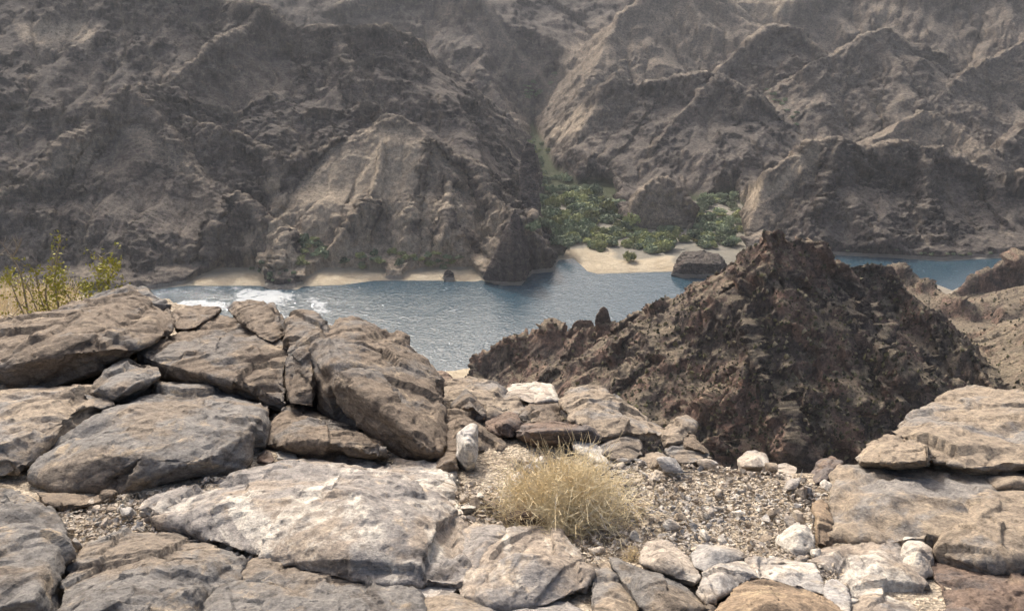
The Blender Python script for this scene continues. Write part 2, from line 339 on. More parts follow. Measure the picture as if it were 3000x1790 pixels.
FAR = [
 cr([(-500, -260, 760), (100, -160, 740), (500, -90, 720), (750, 30, 690)], b=14),
 cr([(700, -20, 690), (800, 20, 680), (900, 70, 672), (1000, 60, 672), (1080, 55, 674), (1130, 42, 676), (1180, 80, 690), (1270, 160, 720), (1330, 215, 750), (1400, 260, 780), (1490, 340, 815), (1545, 395, 840)], a=0.55, b=22, c=7, g=5),
 cr([(360, 60, 690), (215, 190, 640), (40, 300, 600), (-150, 360, 570)], b=6, tan=0.45),
 cr([(760, 30, 680), (480, 220, 595), (400, 245, 572), (260, 350, 542), (170, 440, 517), (60, 530, 492), (-80, 610, 470)], b=9, g=5, tan=0.2),
 cr([(400, 250, 572), (520, 430, 540), (600, 530, 515), (640, 620, 492), (650, 720, 466)], b=5, g=4, l=11, tan=0.3),
 cr([(480, 225, 592), (560, 300, 590), (700, 310, 600), (850, 330, 610), (960, 300, 625)], b=8, g=5),
 cr([(540, 330, 575), (620, 360, 562), (720, 400, 550), (830, 460, 537), (900, 450, 541), (960, 420, 548), (1040, 375, 553)], a=0.75, b=9, c=2.5, g=2),
 cr([(1040, 375, 553), (1120, 350, 556), (1200, 365, 552), (1262, 405, 546)], a=0.78, b=2, c=5, g=1.2, tan=0.95),
 cr([(1262, 405, 546), (1240, 480, 527), (1225, 570, 507), (1190, 660, 484)], a=0.9, b=7, c=2.5, g=2.5, l=8),
 cr([(1262, 405, 546), (1330, 440, 540), (1385, 462, 540), (1440, 470, 546), (1500, 440, 551), (1548, 420, 556)], a=0.85, b=12, c=3, g=4, l=8),
 cr([(1548, 418, 556), (1570, 520, 535), (1560, 620, 510), (1580, 700, 490)], a=1.0, b=14, c=2.5, g=3, l=7),
 cr([(1120, 420, 535), (1085, 573, 497), (1020, 630, 482), (965, 690, 470)], a=0.8, b=12, c=3, g=3, l=8),
 cr([(1400, 465, 540), (1440, 560, 512), (1506, 622, 482), (1500, 710, 466), (1500, 806, 451)], a=1.0, b=10, c=2.5, g=3, l=7),
 cr([(1310, 500, 520), (1320, 600, 492), (1312, 690, 470), (1312, 760, 457)], a=1.0, b=7, c=2.5, g=2.5, l=6),
 cr([(700, 560, 500), (760, 620, 482), (820, 628, 478), (835, 690, 466), (810, 760, 454)], a=0.8, b=8, c=3, g=2.5, l=8),
 cr([(650, 730, 463), (730, 770, 460), (800, 800, 450), (840, 815, 447)], a=0.7, b=3, c=3, g=1.5, l=6),
 cr([(1500, 620, 484), (1560, 690, 473), (1610, 740, 462)], a=0.9, b=6, c=3, g=2),
 cr([(1290, 300, 670), (1400, 335, 685), (1480, 380, 705)], a=0.95, b=9, g=4),
 cr([(1330, 215, 750), (1290, 300, 672), (1250, 340, 620)], b=8, g=5),
 cr([(1000, 65, 672), (1010, 180, 640), (1060, 260, 610)], b=6, g=5, l=9),
 cr([(1000, 0, 1020), (1250, -60, 1060), (1500, 15, 985), (1590, 50, 965), (1640, 125, 935)], a=0.6, b=16, g=8, l=22),
 cr([(1500, 15, 985), (1450, 120, 940), (1400, 200, 900)], b=8, g=6),
 cr([(2060, -90, 1000), (1870, 0, 952), (1760, 50, 922), (1690, 110, 902), (1650, 165, 892), (1622, 225, 880), (1590, 290, 868), (1560, 335, 858)], a=0.66, b=10, g=6, l=12, tan=0.75),
 cr([(1560, 392, 830), (1600, 360, 815), (1690, 290, 802), (1740, 265, 797), (1800, 212, 792), (1850, 260, 792)], a=0.6, b=18, c=4, g=3, tan=0.25),
 cr([(1850, 260, 790), (1920, 240, 786), (2000, 225, 781), (2110, 215, 776), (2200, 260, 760), (2280, 340, 740), (2340, 430, 715)], a=0.5, b=9, g=6, l=14),
 cr([(1800, 215, 790), (1690, 380, 750), (1630, 455, 720)], b=5, tan=0.4),
 cr([(2110, 215, 775), (1950, 380, 722), (1870, 490, 690)], b=4, g=6, l=10),
 cr([(2200, 260, 760), (2120, 400, 715), (2100, 470, 690)], b=4, g=5, l=10),
 cr([(1868, 585, 568), (1895, 535, 574), (1930, 520, 577), (1975, 530, 577), (2010, 580, 570)], a=1.1, b=9, c=3, g=2.5, l=7, tan=0.3),
 cr([(2175, 575, 545), (2230, 510, 556), (2290, 495, 560), (2340, 450, 568)], a=0.75, b=4, g=2, tan=0.9),
 cr([(2340, 450, 568), (2380, 410, 573), (2460, 398, 577), (2540, 425, 577), (2600, 410, 582), (2640, 402, 584), (2700, 420, 584), (2770, 430, 582), (2860, 480, 577), (2900, 510, 571), (2960, 500, 562), (3120, 470, 566), (3500, 400, 580)], a=0.54, b=14, c=4, g=6, l=10),
 cr([(2460, 400, 576), (2400, 560, 538), (2380, 680, 516)], a=0.7, b=4, g=3, l=8),
 cr([(2700, 420, 584), (2720, 560, 545), (2700, 700, 515)], a=0.75, b=5, g=3, l=8),
 cr([(2330, 310, 775), (2360, 190, 802), (2480, 130, 832), (2600, 80, 852), (2700, 130, 852), (2830, 218, 842), (2870, 260, 815)], a=0.6, b=6, g=6, l=13, tan=0.35),
 cr([(2690, 340, 765), (2800, 232, 805), (2880, 180, 832), (3000, 120, 862), (3200, 60, 900)], b=6, g=5, tan=0.5),
 cr([(2100, 195, 855), (2190, 110, 882), (2270, 55, 902), (2340, 80, 902), (2400, 135, 882)], b=12, g=6),
 cr([(2000, 40, 1000), (2200, 0, 1010), (2350, -10, 1000), (2480, -50, 1050), (2700, -30, 1000), (2900, -60, 1000), (3400, -150, 1000)], b=12, g=8, l=22, tan=0.4),
 cr([(2560, 400, 665), (2640, 360, 690), (2720, 340, 695), (2800, 372, 682), (2900, 445, 645)], a=0.6, b=3, g=3, tan=0.7),
 cr([(2930, 420, 660), (3000, 370, 680), (3200, 300, 700)], b=6, g=4, tan=0.3),
 cr([(-900, -500, 1300), (400, -320, 1250), (1300, -260, 1230), (1700, -150, 1220), (2300, -230, 1230), (3900, -400, 1300)], a=0.5, b=20, g=10, l=30),
]
NEAR = [
 cr([(1455, 1012, 304), (1560, 985, 297), (1620, 962, 292), (1700, 950, 287), (1770, 940, 281), (1850, 950, 276), (1880, 925, 272), (1960, 880, 265), (2030, 872, 258), (2060, 855, 254), (2120, 790, 248), (2200, 708, 240), (2280, 676, 237), (2370, 692, 240), (2440, 775, 250)], a=0.8, b=5, c=2.5, g=3, l=6),
 cr([(2440, 775, 252), (2530, 762, 262), (2590, 792, 262), (2640, 832, 258), (2700, 885, 252), (2780, 965, 244), (2870, 1065, 234), (2940, 1170, 222)], a=0.72, b=4, c=2.5, g=2.5, l=6),
 cr([(2130, 870, 232), (2190, 960, 217), (2225, 1060, 205), (2300, 1190, 193), (2330, 1330, 180)], a=0.85, b=5, c=2, g=2.5, l=5),
 cr([(2340, 690, 238), (2400, 860, 228), (2430, 960, 219), (2400, 1080, 208)], a=0.8, b=3, c=3, g=2.5, l=5),
 cr([(2280, 676, 237), (2250, 760, 233)], a=0.75, b=4, c=3, g=2, l=5),
 cr([(1960, 885, 264), (1900, 1010, 246), (1880, 1130, 228), (1960, 1260, 205)], a=0.8, b=4, c=2, g=2.5, l=5),
 cr([(2440, 790, 250), (2530, 900, 235), (2590, 970, 224), (2640, 985, 218), (2610, 1120, 205), (2640, 1230, 196)], a=0.95, b=8, c=2, g=3, l=5),
 cr([(1700, 950, 287), (1640, 1050, 268), (1560, 1100, 256)], a=0.85, b=4, c=2, g=2.5, l=5),
 cr([(2060, 855, 254), (2060, 1000, 232), (2120, 1110, 216)], a=0.85, b=4, c=2, g=2.5, l=5),
 cr([(1455, 1012, 304), (1430, 1060, 306), (1370, 1085, 300)], a=0.9, b=5, c=2, g=2.5, l=4),
 cr([(2470, 900, 232), (2540, 985, 216), (2600, 990, 212), (2655, 1000, 208)], a=1.3, b=12, c=2, g=3, l=4),
 cr([(2480, 860, 238), (2520, 915, 230), (2555, 890, 234)], a=1.3, b=8, c=1.5, g=3, l=4),
 cr([(2120, 800, 247), (2090, 900, 240), (2170, 960, 226)], a=1.1, b=6, c=1.5, g=3, l=4),
 cr([(1880, 930, 272), (1800, 1000, 262), (1730, 1080, 252), (1700, 1150, 240)], a=1.0, b=5, c=1.5, g=3, l=4),
 cr([(2210, 1030, 202), (2130, 1090, 205), (2060, 1180, 200)], a=1.0, b=5, c=1.5, g=3, l=4),
 cr([(2560, 798, 440), (2640, 790, 425), (2740, 830, 405), (2800, 868, 392), (2850, 900, 380)], a=0.5, b=2, c=2.5, g=2, l=6, tan=0.15),
 cr([(2790, 855, 420), (2850, 815, 424), (2920, 770, 430), (3000, 738, 436), (3200, 690, 446)], a=0.75, b=5, c=2.5, g=3, l=6),
 cr([(3000, 840, 400), (3100, 800, 380), (3400, 760, 370)], a=0.5, b=4, c=3, g=3, l=6, tan=0.1),
 cr([(3080, 900, 300), (3120, 1000, 260), (3150, 1200, 200), (3300, 1300, 150)], a=0.6, b=4, g=3, tan=0.2),
]

class Terrain: pass
def macro(x, y, crests, warp, seed):
    p0 = np.stack([x, y, np.zeros_like(x)], 1)
    wx = fbm(p0, warp*9, 3, off=seed)*warp; wy = fbm(p0, warp*9, 3, off=seed+31)*warp
    wob = fbm(p0, 22, 3, off=seed+5)*14
    z, tan = tents(x+wx, y+wy, crests, wob)
    rug = (ridged(p0, warp*13, 3, 0.55, off=seed+71)-(1.0 if warp < 4 else 0.55))*warp*(1.9 if warp < 4 else 1.1)
    return z+fbm(p0, warp*6, 3, off=seed+61)*warp*0.9+rug, tan
def build_terrain(name, U, Y, crests, side, mat, amp, warp, seed, box, edx, iters, K, rk=1.0, mid=1.0):
    T = Terrain(); T.U, T.Y = U, Y
    uu, yy = np.meshgrid(U, Y); x = (uu*yy).ravel().astype(np.float32); y = yy.ravel().astype(np.float32); u = uu.ravel()
    p0 = np.stack([x, y, np.zeros_like(x)], 1)
    z, tan = macro(x, y, crests, warp, seed)
    x0, x1, y0, y1 = box; ex, ey = np.meshgrid(np.arange(x0, x1, edx), np.arange(y0, y1, edx))
    e0, _ = macro(ex.ravel().astype(np.float32), ey.ravel().astype(np.float32), crests, warp, seed); e0 = np.maximum(e0.reshape(ex.shape), RIV-3)
    e1 = erode(e0, edx, iters, K, RIV-3); dE = e1-e0
    fade = np.clip(np.minimum.reduce([ex-x0, x1-ex, ey-y0+40, y1-ey])/40, 0, 1)
    dz = bilin(dE*fade, x0, y0, edx, x, y); z = z+dz
    tan = np.maximum(tan, np.clip((-dz-1.2)/3.5, 0, 1)*0.55)          # loose pale debris in the gullies
    sdr = poly_sd(x, y, RIVER); n2 = fbm(p0, 14, 4, off=seed+77)
    if side == 'far':
        fl = RIV+0.9+0.6*n2+np.clip(y-620, 0, None)*0.06
        other = y < river_mid(u)
        beach = np.full(x.shape, 1e6, np.float32)
        for b in BEACHES+[DELTA]: beach = np.minimum(beach, poly_sd(x, y, b))
        beach = np.minimum(beach, 0.35*poly_sd(x, y, GORGE))
        bar = poly_sd(x, y, SANDBAR); pool = poly_sd(x, y, POOL)
    else:
        fl = RIV+1.0+0.7*n2+np.clip(u-0.35, 0, None)*np.clip(420-y, 0, 260)*0.9*0.35
        # the hillside the photographer stands on
        own = -8.0-0.78*np.maximum(0, y-7)-4*np.abs(n2)
        z = np.maximum(z, own); other = y > river_mid(u); beach = None
    if side == 'far': z = np.maximum(z, np.where(beach > 2, RIV-0.5+0.9*np.minimum(sdr, 6)+0.15*np.clip(sdr-6, 0, 30)-0.5*np.clip(sdr-36, 0, None)+3.0*n2, -1e4))
    hr = np.clip((z-fl)/8.0, 0, 1)
    zz = np.maximum(z, fl)
    if side == 'far':
        lim = fl+np.clip(beach, 0, None)*3.5+0.05
        zz = np.minimum(zz, np.where(beach < 60, np.maximum(lim, fl), 1e6))
    # banks
    steep = np.where(hr > 0.1, 2.4, 0.12)
    zz = np.where(sdr > 0, np.minimum(zz, RIV-0.15+0.25*np.minimum(sdr, 1)+np.clip(sdr, 0, None)*steep), RIV-np.minimum(4.0, 0.25-0.5*sdr))
    if side == 'far': zz = np.where(pool < 0, RIV-0.6, zz)
    zz = np.where(other, RIV-4.6, zz)
    p = np.stack([x, y, zz], 1).astype(np.float32)
    G = p.reshape(len(Y), len(U), 3); n = gridnormals(G).reshape(-1, 3)
    wgt = np.clip((zz-fl)/7.0, 0, 1)*np.where(other | (sdr < 1.0), 0, 1)
    vn_shade = np.zeros(x.shape, np.float32)
    if side == 'far':
        # pale scree and dark varnished cliffs, with some sunlit and shaded faces painted in
        V_ = (p[:, 2]/p[:, 1]); cx_ = p[:, 0]/p[:, 1]; den = CP-SP*V_; PX = CX+FPX*cx_/den; PY = CY-FPX*(V_*CP+SP)/den
        PX = PX+n2*40; PY = PY+n2*25
        for k, poly in ((0.95, [(870, 560), (990, 450), (1100, 370), (1200, 370), (1255, 420), (1220, 520), (1150, 600), (1080, 560), (960, 640), (900, 690), (870, 640)]),
                        (0.9, [(2180, 560), (2300, 490), (2350, 420), (2440, 395), (2380, 500), (2300, 560), (2200, 640)]),
                        (0.4, [(1560, 330), (1620, 210), (1680, 120), (1760, 60), (1900, 10), (1850, 120), (1780, 190), (1680, 270), (1590, 340)]),  # sunlit left face of the ridge, painted paler
                        (0.9, [(50, 70), (180, 60), (290, 80), (260, 130), (120, 140), (60, 110)]), (0.7, [(1600, 400), (1700, 310), (1790, 290), (1720, 370), (1640, 420)]),
                        (0.5, [(330, 370), (420, 360), (600, 500), (620, 560), (500, 500)]), (0.7, [(2140, 0), (2350, -20), (2320, 60), (2180, 70)]), (0.6, [(2560, 20), (2640, 0), (2620, 70), (2560, 110)]),
                        (0.6, [(200, 420), (330, 400), (280, 470), (120, 530), (80, 520)]), (0.45, [(420, 170), (520, 190), (560, 230), (460, 230)]), (0.5, [(2660, 430), (2740, 350), (2860, 370), (2780, 420)]), (0.45, [(1850, 680), (1870, 560), (1930, 520), (2010, 580), (2020, 680)]), (0.8, [(850, 790), (960, 700), (1130, 705), (1180, 660), (1250, 730), (1400, 745), (1420, 790), (880, 800)]), (0.5, [(700, 700), (760, 640), (800, 690), (740, 740)])):
            tan = np.maximum(tan*0.999, np.clip(0.5-poly_sd(PX, PY, poly)/30, 0, 1)*k)
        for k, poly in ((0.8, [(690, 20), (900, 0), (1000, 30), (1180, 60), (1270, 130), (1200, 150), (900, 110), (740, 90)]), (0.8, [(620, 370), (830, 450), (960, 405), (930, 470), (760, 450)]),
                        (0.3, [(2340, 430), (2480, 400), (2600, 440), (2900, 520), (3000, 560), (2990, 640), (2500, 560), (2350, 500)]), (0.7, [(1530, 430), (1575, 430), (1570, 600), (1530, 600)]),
                        (0.6, [(1620, 340), (1800, 220), (1860, 280), (1700, 330)]), (0.5, [(60, 560), (250, 500), (330, 530), (200, 600), (80, 620)]), (0.6, [(1040, 590), (1090, 570), (1130, 620), (1080, 690), (980, 700)])):  # shaded ridge face and shadow below the left spur, painted dark
            vn_shade = np.maximum(vn_shade, np.clip(0.5-poly_sd(PX, PY, poly)/24, 0, 1)*k)
    q = p.copy(); q[:, 2] *= 0.55
    rocky = np.clip(((0.90 if side == 'far' else 0.80)-n[:, 2]+(0.45 if side == 'far' else 0.75)*fbm(p, 40*amp, 3, off=seed+13))/0.20, 0.15, 1)*rk*(1-0.8*np.clip(tan, 0, 1))
    fine_ = 1.0 if side == 'far' else 0.6
    disp = (blocks(q, 30*amp, 0.8, seed+51)*2.6*amp if side == 'near' else 0.0) + blocks(q, 21.0*amp, 0.7, seed+33)*1.3*mid*amp + blocks(q, 9.0*amp, 0.7, seed+2)*0.75*mid*fine_*amp + blocks(q, 3.6*amp, 0.7, seed+9)*0.42*fine_*amp + blocks(q, 1.7*amp, 0.7, seed+19)*0.22*fine_*amp
    disp += fbm(q, 12*amp, 5, 0.6, off=seed+4)*1.3*amp
    vert = p*np.array((1, 1, 0.16), np.float32)
    disp += np.clip(1.3-1.4*np.abs(n[:, 2]), 0, 1)*(ridged(vert, 7.0*amp, 4, 0.6, off=seed+21)-0.4)*2.2*amp
    disp *= rocky
    p = p+n*(disp*wgt)[:, None]
    p[:, 2] = np.where((sdr > 0) & ~other, np.maximum(p[:, 2], RIV-0.1+0.05*np.minimum(sdr, 4)), p[:, 2])
    me = mesh_from(name, p, gridquads(len(Y), len(U)))
    sand = np.zeros(x.shape, np.float32); green = np.zeros(x.shape, np.float32)
    if side == 'far':
        low = np.clip(1-(p[:, 2]-fl)/1.2, 0, 1)
        bb = np.full(x.shape, 1e6, np.float32)
        for b in BEACHES: bb = np.minimum(bb, poly_sd(x, y, b))
        bb = np.minimum(bb, bar)
        sand = np.clip(1-(bb+n2*5)/4, 0, 1)*low
        dsd = np.minimum(poly_sd(x, y, DELTA), poly_sd(x, y, GORGE))
        green = np.clip(1.3-dsd/14-n2, 0, 1)*(1-sand)*np.clip(1-(p[:, 2]-fl)/5, 0, 1)
        green = np.maximum(green, np.clip(1-(p[:, 2]-fl)/2.5, 0, 1)*np.clip((y-600)/80, 0, 1)*0.8)
        # golden dry-grass benches above the left beaches and the pale bowl high on the left
        gb = poly_sd(x, y, plan([(700, 800), (840, 690), (1120, 700), (1450, 730), (1420, 800), (900, 800)], RIV+6))
        tan = np.maximum(tan, np.clip(0.9-gb/8+n2*1.2, 0, 0.9)*(n2 > -0.1))
    else:
        low = np.clip(1-(p[:, 2]-fl)/1.5, 0, 1)
        sand = np.clip(low*(sdr < 30)*(u < 0.1), 0, 1)
        tan = np.maximum(tan, np.clip((u-0.56)*9+n2*0.8, 0, 0.35)*np.clip((420-y)/60, 0, 1)*(y < 330))
        wgt = np.maximum(wgt, 0.35*(u > 0.35))
    fattr(me, 'varnish_shade', vn_shade); fattr(me, 'sand', sand); fattr(me, 'tan', tan); fattr(me, 'green', green)
    T.o = tag(obj(name, me, mat), kind='structure'); T.G = p.reshape(len(Y), len(U), 3)
    T.slope = np.maximum.accumulate(T.G[:, :, 2]/T.G[:, :, 1], axis=0)
    return T
def hit(T, px, py):
    """first point of a terrain seen along a pixel's ray"""
    a, b = ray(px, py); c = int(np.clip(np.searchsorted(T.U, a), 1, len(T.U)-1))
    r = int(np.searchsorted(T.slope[:, c], b)); r = min(r, len(T.Y)-1)
    return T.G[r, c].copy()

Yf = np.concatenate([np.arange(418, 600, 0.75), np.arange(600, 900, 1.3), np.arange(900, 1330, 3.2)])
Uf = np.concatenate([np.linspace(-1.15, -0.70, 40)[:-1], np.linspace(-0.70, 0.70, 940), np.linspace(0.70, 1.15, 40)[1:]])
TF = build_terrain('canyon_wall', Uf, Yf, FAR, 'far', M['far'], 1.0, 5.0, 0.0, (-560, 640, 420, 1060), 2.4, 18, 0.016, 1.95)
Yn = np.concatenate([np.linspace(7, 165, 60), np.arange(166, 312, 0.5), np.arange(312, 345, 1.0), np.arange(345, 480, 1.4)])
Un = np.concatenate([np.linspace(-1.3, -0.75, 20)[:-1], np.linspace(-0.75, -0.13, 50), np.arange(-0.125, 0.64, 0.0013), np.linspace(0.642, 0.80, 40), np.linspace(0.80, 1.3, 40)[1:]])
TN = build_terrain('near_ridge', Un, Yn, NEAR, 'near', M['near'], 0.5, 2.6, 40.0, (-60, 320, 120, 480), 1.3, 12, 0.012, 1.45, 1.9)

# ------------------------------------------------------------------ river
def water_mat():
    s = NT('river_water'); geo = s.n('ShaderNodeNewGeometry'); pos = geo.outputs['Position']
    s.b.inputs['Base Color'].default_value = (0.03, 0.05, 0.06, 1); s.b.inputs['IOR'].default_value = 1.333
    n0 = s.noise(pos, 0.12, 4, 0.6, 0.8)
    rif_glare = s.step(s.math('ADD', s.attr('riffle_glare'), s.math('MULTIPLY', s.math('SUBTRACT', n0, 0.5), 2.6)), 0.25, 1.2)
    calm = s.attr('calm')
    s.l(s.mix(s.math('MULTIPLY', rif_glare, 0.3), (0.03, 0.06, 0.082), (0.75, 0.78, 0.80)), s.b.inputs['Base Color'])  # white sun glare painted into the water colour on the riffles
    s.l(s.math('ADD', 0.07, s.math('MULTIPLY', rif_glare, 0.34)), s.b.inputs['Roughness'])
    n1 = s.noise(pos, 0.12, 2, 0.5); n2 = s.noise(pos, 0.75, 2, 0.5); n3 = s.noise(pos, 2.2, 2, 0.5); n4 = s.noise(pos, 0.8, 1, 0.4); spk = s.math('MULTIPLY', s.step(n4, 0.60, 0.74), 0.16)
    k = s.math('SUBTRACT', 1.0, s.math('MULTIPLY', calm, 0.75))
    h = s.math('MULTIPLY', s.math('ADD', s.math('MULTIPLY', n1, 0.3), s.math('ADD', s.math('MULTIPLY', n2, 0.34), s.math('ADD', spk, s.math('MULTIPLY', n3, 0.03)))), k)
    b1 = s.bump(h, 1.0, 1.0); s.l(b1, s.b.inputs['Normal'])
    return s.m
M['water'] = water_mat()
rx, ry = np.meshgrid(np.linspace(-900, 900, 640), np.linspace(150, 640, 190)); rx = rx.ravel(); ry = ry.ravel()
rif_glare = np.zeros(rx.shape); calm = np.zeros(rx.shape)
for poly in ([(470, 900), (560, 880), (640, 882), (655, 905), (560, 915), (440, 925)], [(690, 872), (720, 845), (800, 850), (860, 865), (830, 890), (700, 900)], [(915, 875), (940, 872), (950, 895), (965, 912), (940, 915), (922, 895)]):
    rif_glare = np.maximum(rif_glare, np.clip(0.75-poly_sd(rx, ry, plan(poly))/5, 0, 1))
calm = np.clip((rx/ry-0.06)/0.16, 0, 1)*0.8+0.2*np.clip((ry-425)/20, 0, 1)      # sheltered reach behind the point
rme = mesh_from('river', np.stack([rx, ry, np.full(rx.shape, RIV)], 1), gridquads(190, 640)); fattr(rme, 'riffle_glare', rif_glare); fattr(rme, 'calm', np.clip(calm, 0, 1))
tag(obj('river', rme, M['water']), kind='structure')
# ------------------------------------------------------------------ foreground ground
def ground_mat():
    s = NT('gravel_soil'); geo = s.n('ShaderNodeNewGeometry'); pos = geo.outputs['Position']
    n1 = s.noise(pos, 3.0, 6, 0.6, 0.5); n2 = s.noise(pos, 22, 7, 0.7); n3 = s.noise(pos, 120, 5, 0.7)
    vor = s.n('ShaderNodeTexVoronoi'); vor.inputs['Scale'].default_value = 75; s.l(pos, vor.inputs['Vector'])
    col = s.mix(s.step(n1, 0.35, 0.65), (0.33, 0.275, 0.21), (0.44, 0.38, 0.30))
    vs = s.n('ShaderNodeSeparateXYZ'); s.l(vor.outputs['Color'], vs.inputs[0])
    col = s.mix(1.0, col, s.ramp(vs.outputs[0], [(0.0, (0.6, 0.58, 0.55)), (0.6, (1, 1, 1)), (1.0, (1.5, 1.48, 1.42))]), 'MULTIPLY')
    col = s.mix(1.0, col, s.ramp(n2, [(0.3, (0.55, 0.53, 0.5)), (0.5, (1, 1, 1)), (0.7, (1.35, 1.33, 1.3))]), 'MULTIPLY')
    col = s.mix(0.8, col, s.ramp(n3, [(0.3, (0.6, 0.6, 0.6)), (0.5, (1, 1, 1)), (0.7, (1.3, 1.3, 1.3))]), 'MULTIPLY')
    s.l(col, s.b.inputs['Base Color']); s.b.inputs['Roughness'].default_value = 0.95; s.b.inputs['Specular IOR Level'].default_value = 0.15
    b0 = s.bump(vor.outputs['Distance'], 0.012, 0.9); b1 = s.bump(n2, 0.015, 0.7, b0); s.l(s.bump(n3, 0.004, 0.8, b1), s.b.inputs['Normal'])
    return s.m
M['soil'] = ground_mat()
M['pebble'] = rock_mat('pale_pebble', (0.52, 0.445, 0.355), (0.46, 0.42, 0.375), (0.58, 0.50, 0.39), white=0.3, grey=0.4)
EDGE_U = [-0.8, -0.45, -0.3, -0.2, -0.05, 0.05, 0.10, 0.2, 0.33, 0.40, 0.6, 0.8]
EDGE_Y = [7.8, 7.0, 5.0, 4.2, 3.7, 3.6, 3.05, 2.85, 2.78, 2.8, 2.9, 3.0]
def ground_z(x, y):
    x = np.asarray(x, np.float32); y = np.asarray(y, np.float32); p = np.stack([x, y, 0*x], 1)
    ye = np.interp(x/np.maximum(y, 1.2), EDGE_U, EDGE_Y)+0.15*fbm(p, 0.5, 2)
    z = -(G0+GS*y)+0.03*fbm(p, 0.7, 4, off=3)+0.012*fbm(p, 0.12, 3, off=8)-0.02
    o = np.clip(y-ye, 0, None)
    q = p*1.0; q[:, 2] = z
    rk_ = np.clip(fbm(p, 0.5, 2, off=21)*4+0.35, 0, 1)*(x < 0.25*y)
    z = z+(blocks(q, 0.22, 0.8, 2.0)*0.020+blocks(q, 0.085, 0.8, 5.0)*0.009)*rk_
    return z-1.3*o*o/(o+0.08)
gy = np.concatenate([np.linspace(-1.5, 1.15, 3), np.linspace(1.2, 3.6, 260), np.linspace(3.62, 9.5, 150), np.linspace(9.8, 26, 12)]); gu = np.concatenate([np.linspace(-2.6, -0.80, 60)[:-1], np.linspace(-0.80, 0.80, 400), np.linspace(0.80, 2.6, 60)[1:]])
uu, yy = np.meshgrid(gu, gy); gx = (uu*np.maximum(yy, 1.2)).ravel(); gyy = yy.ravel()
gp = np.stack([gx, gyy, ground_z(gx, gyy)], 1)
tag(obj('gravel_ground', mesh_from('gravel_ground', gp, gridquads(len(gy), len(gu))), M['soil']), kind='structure')

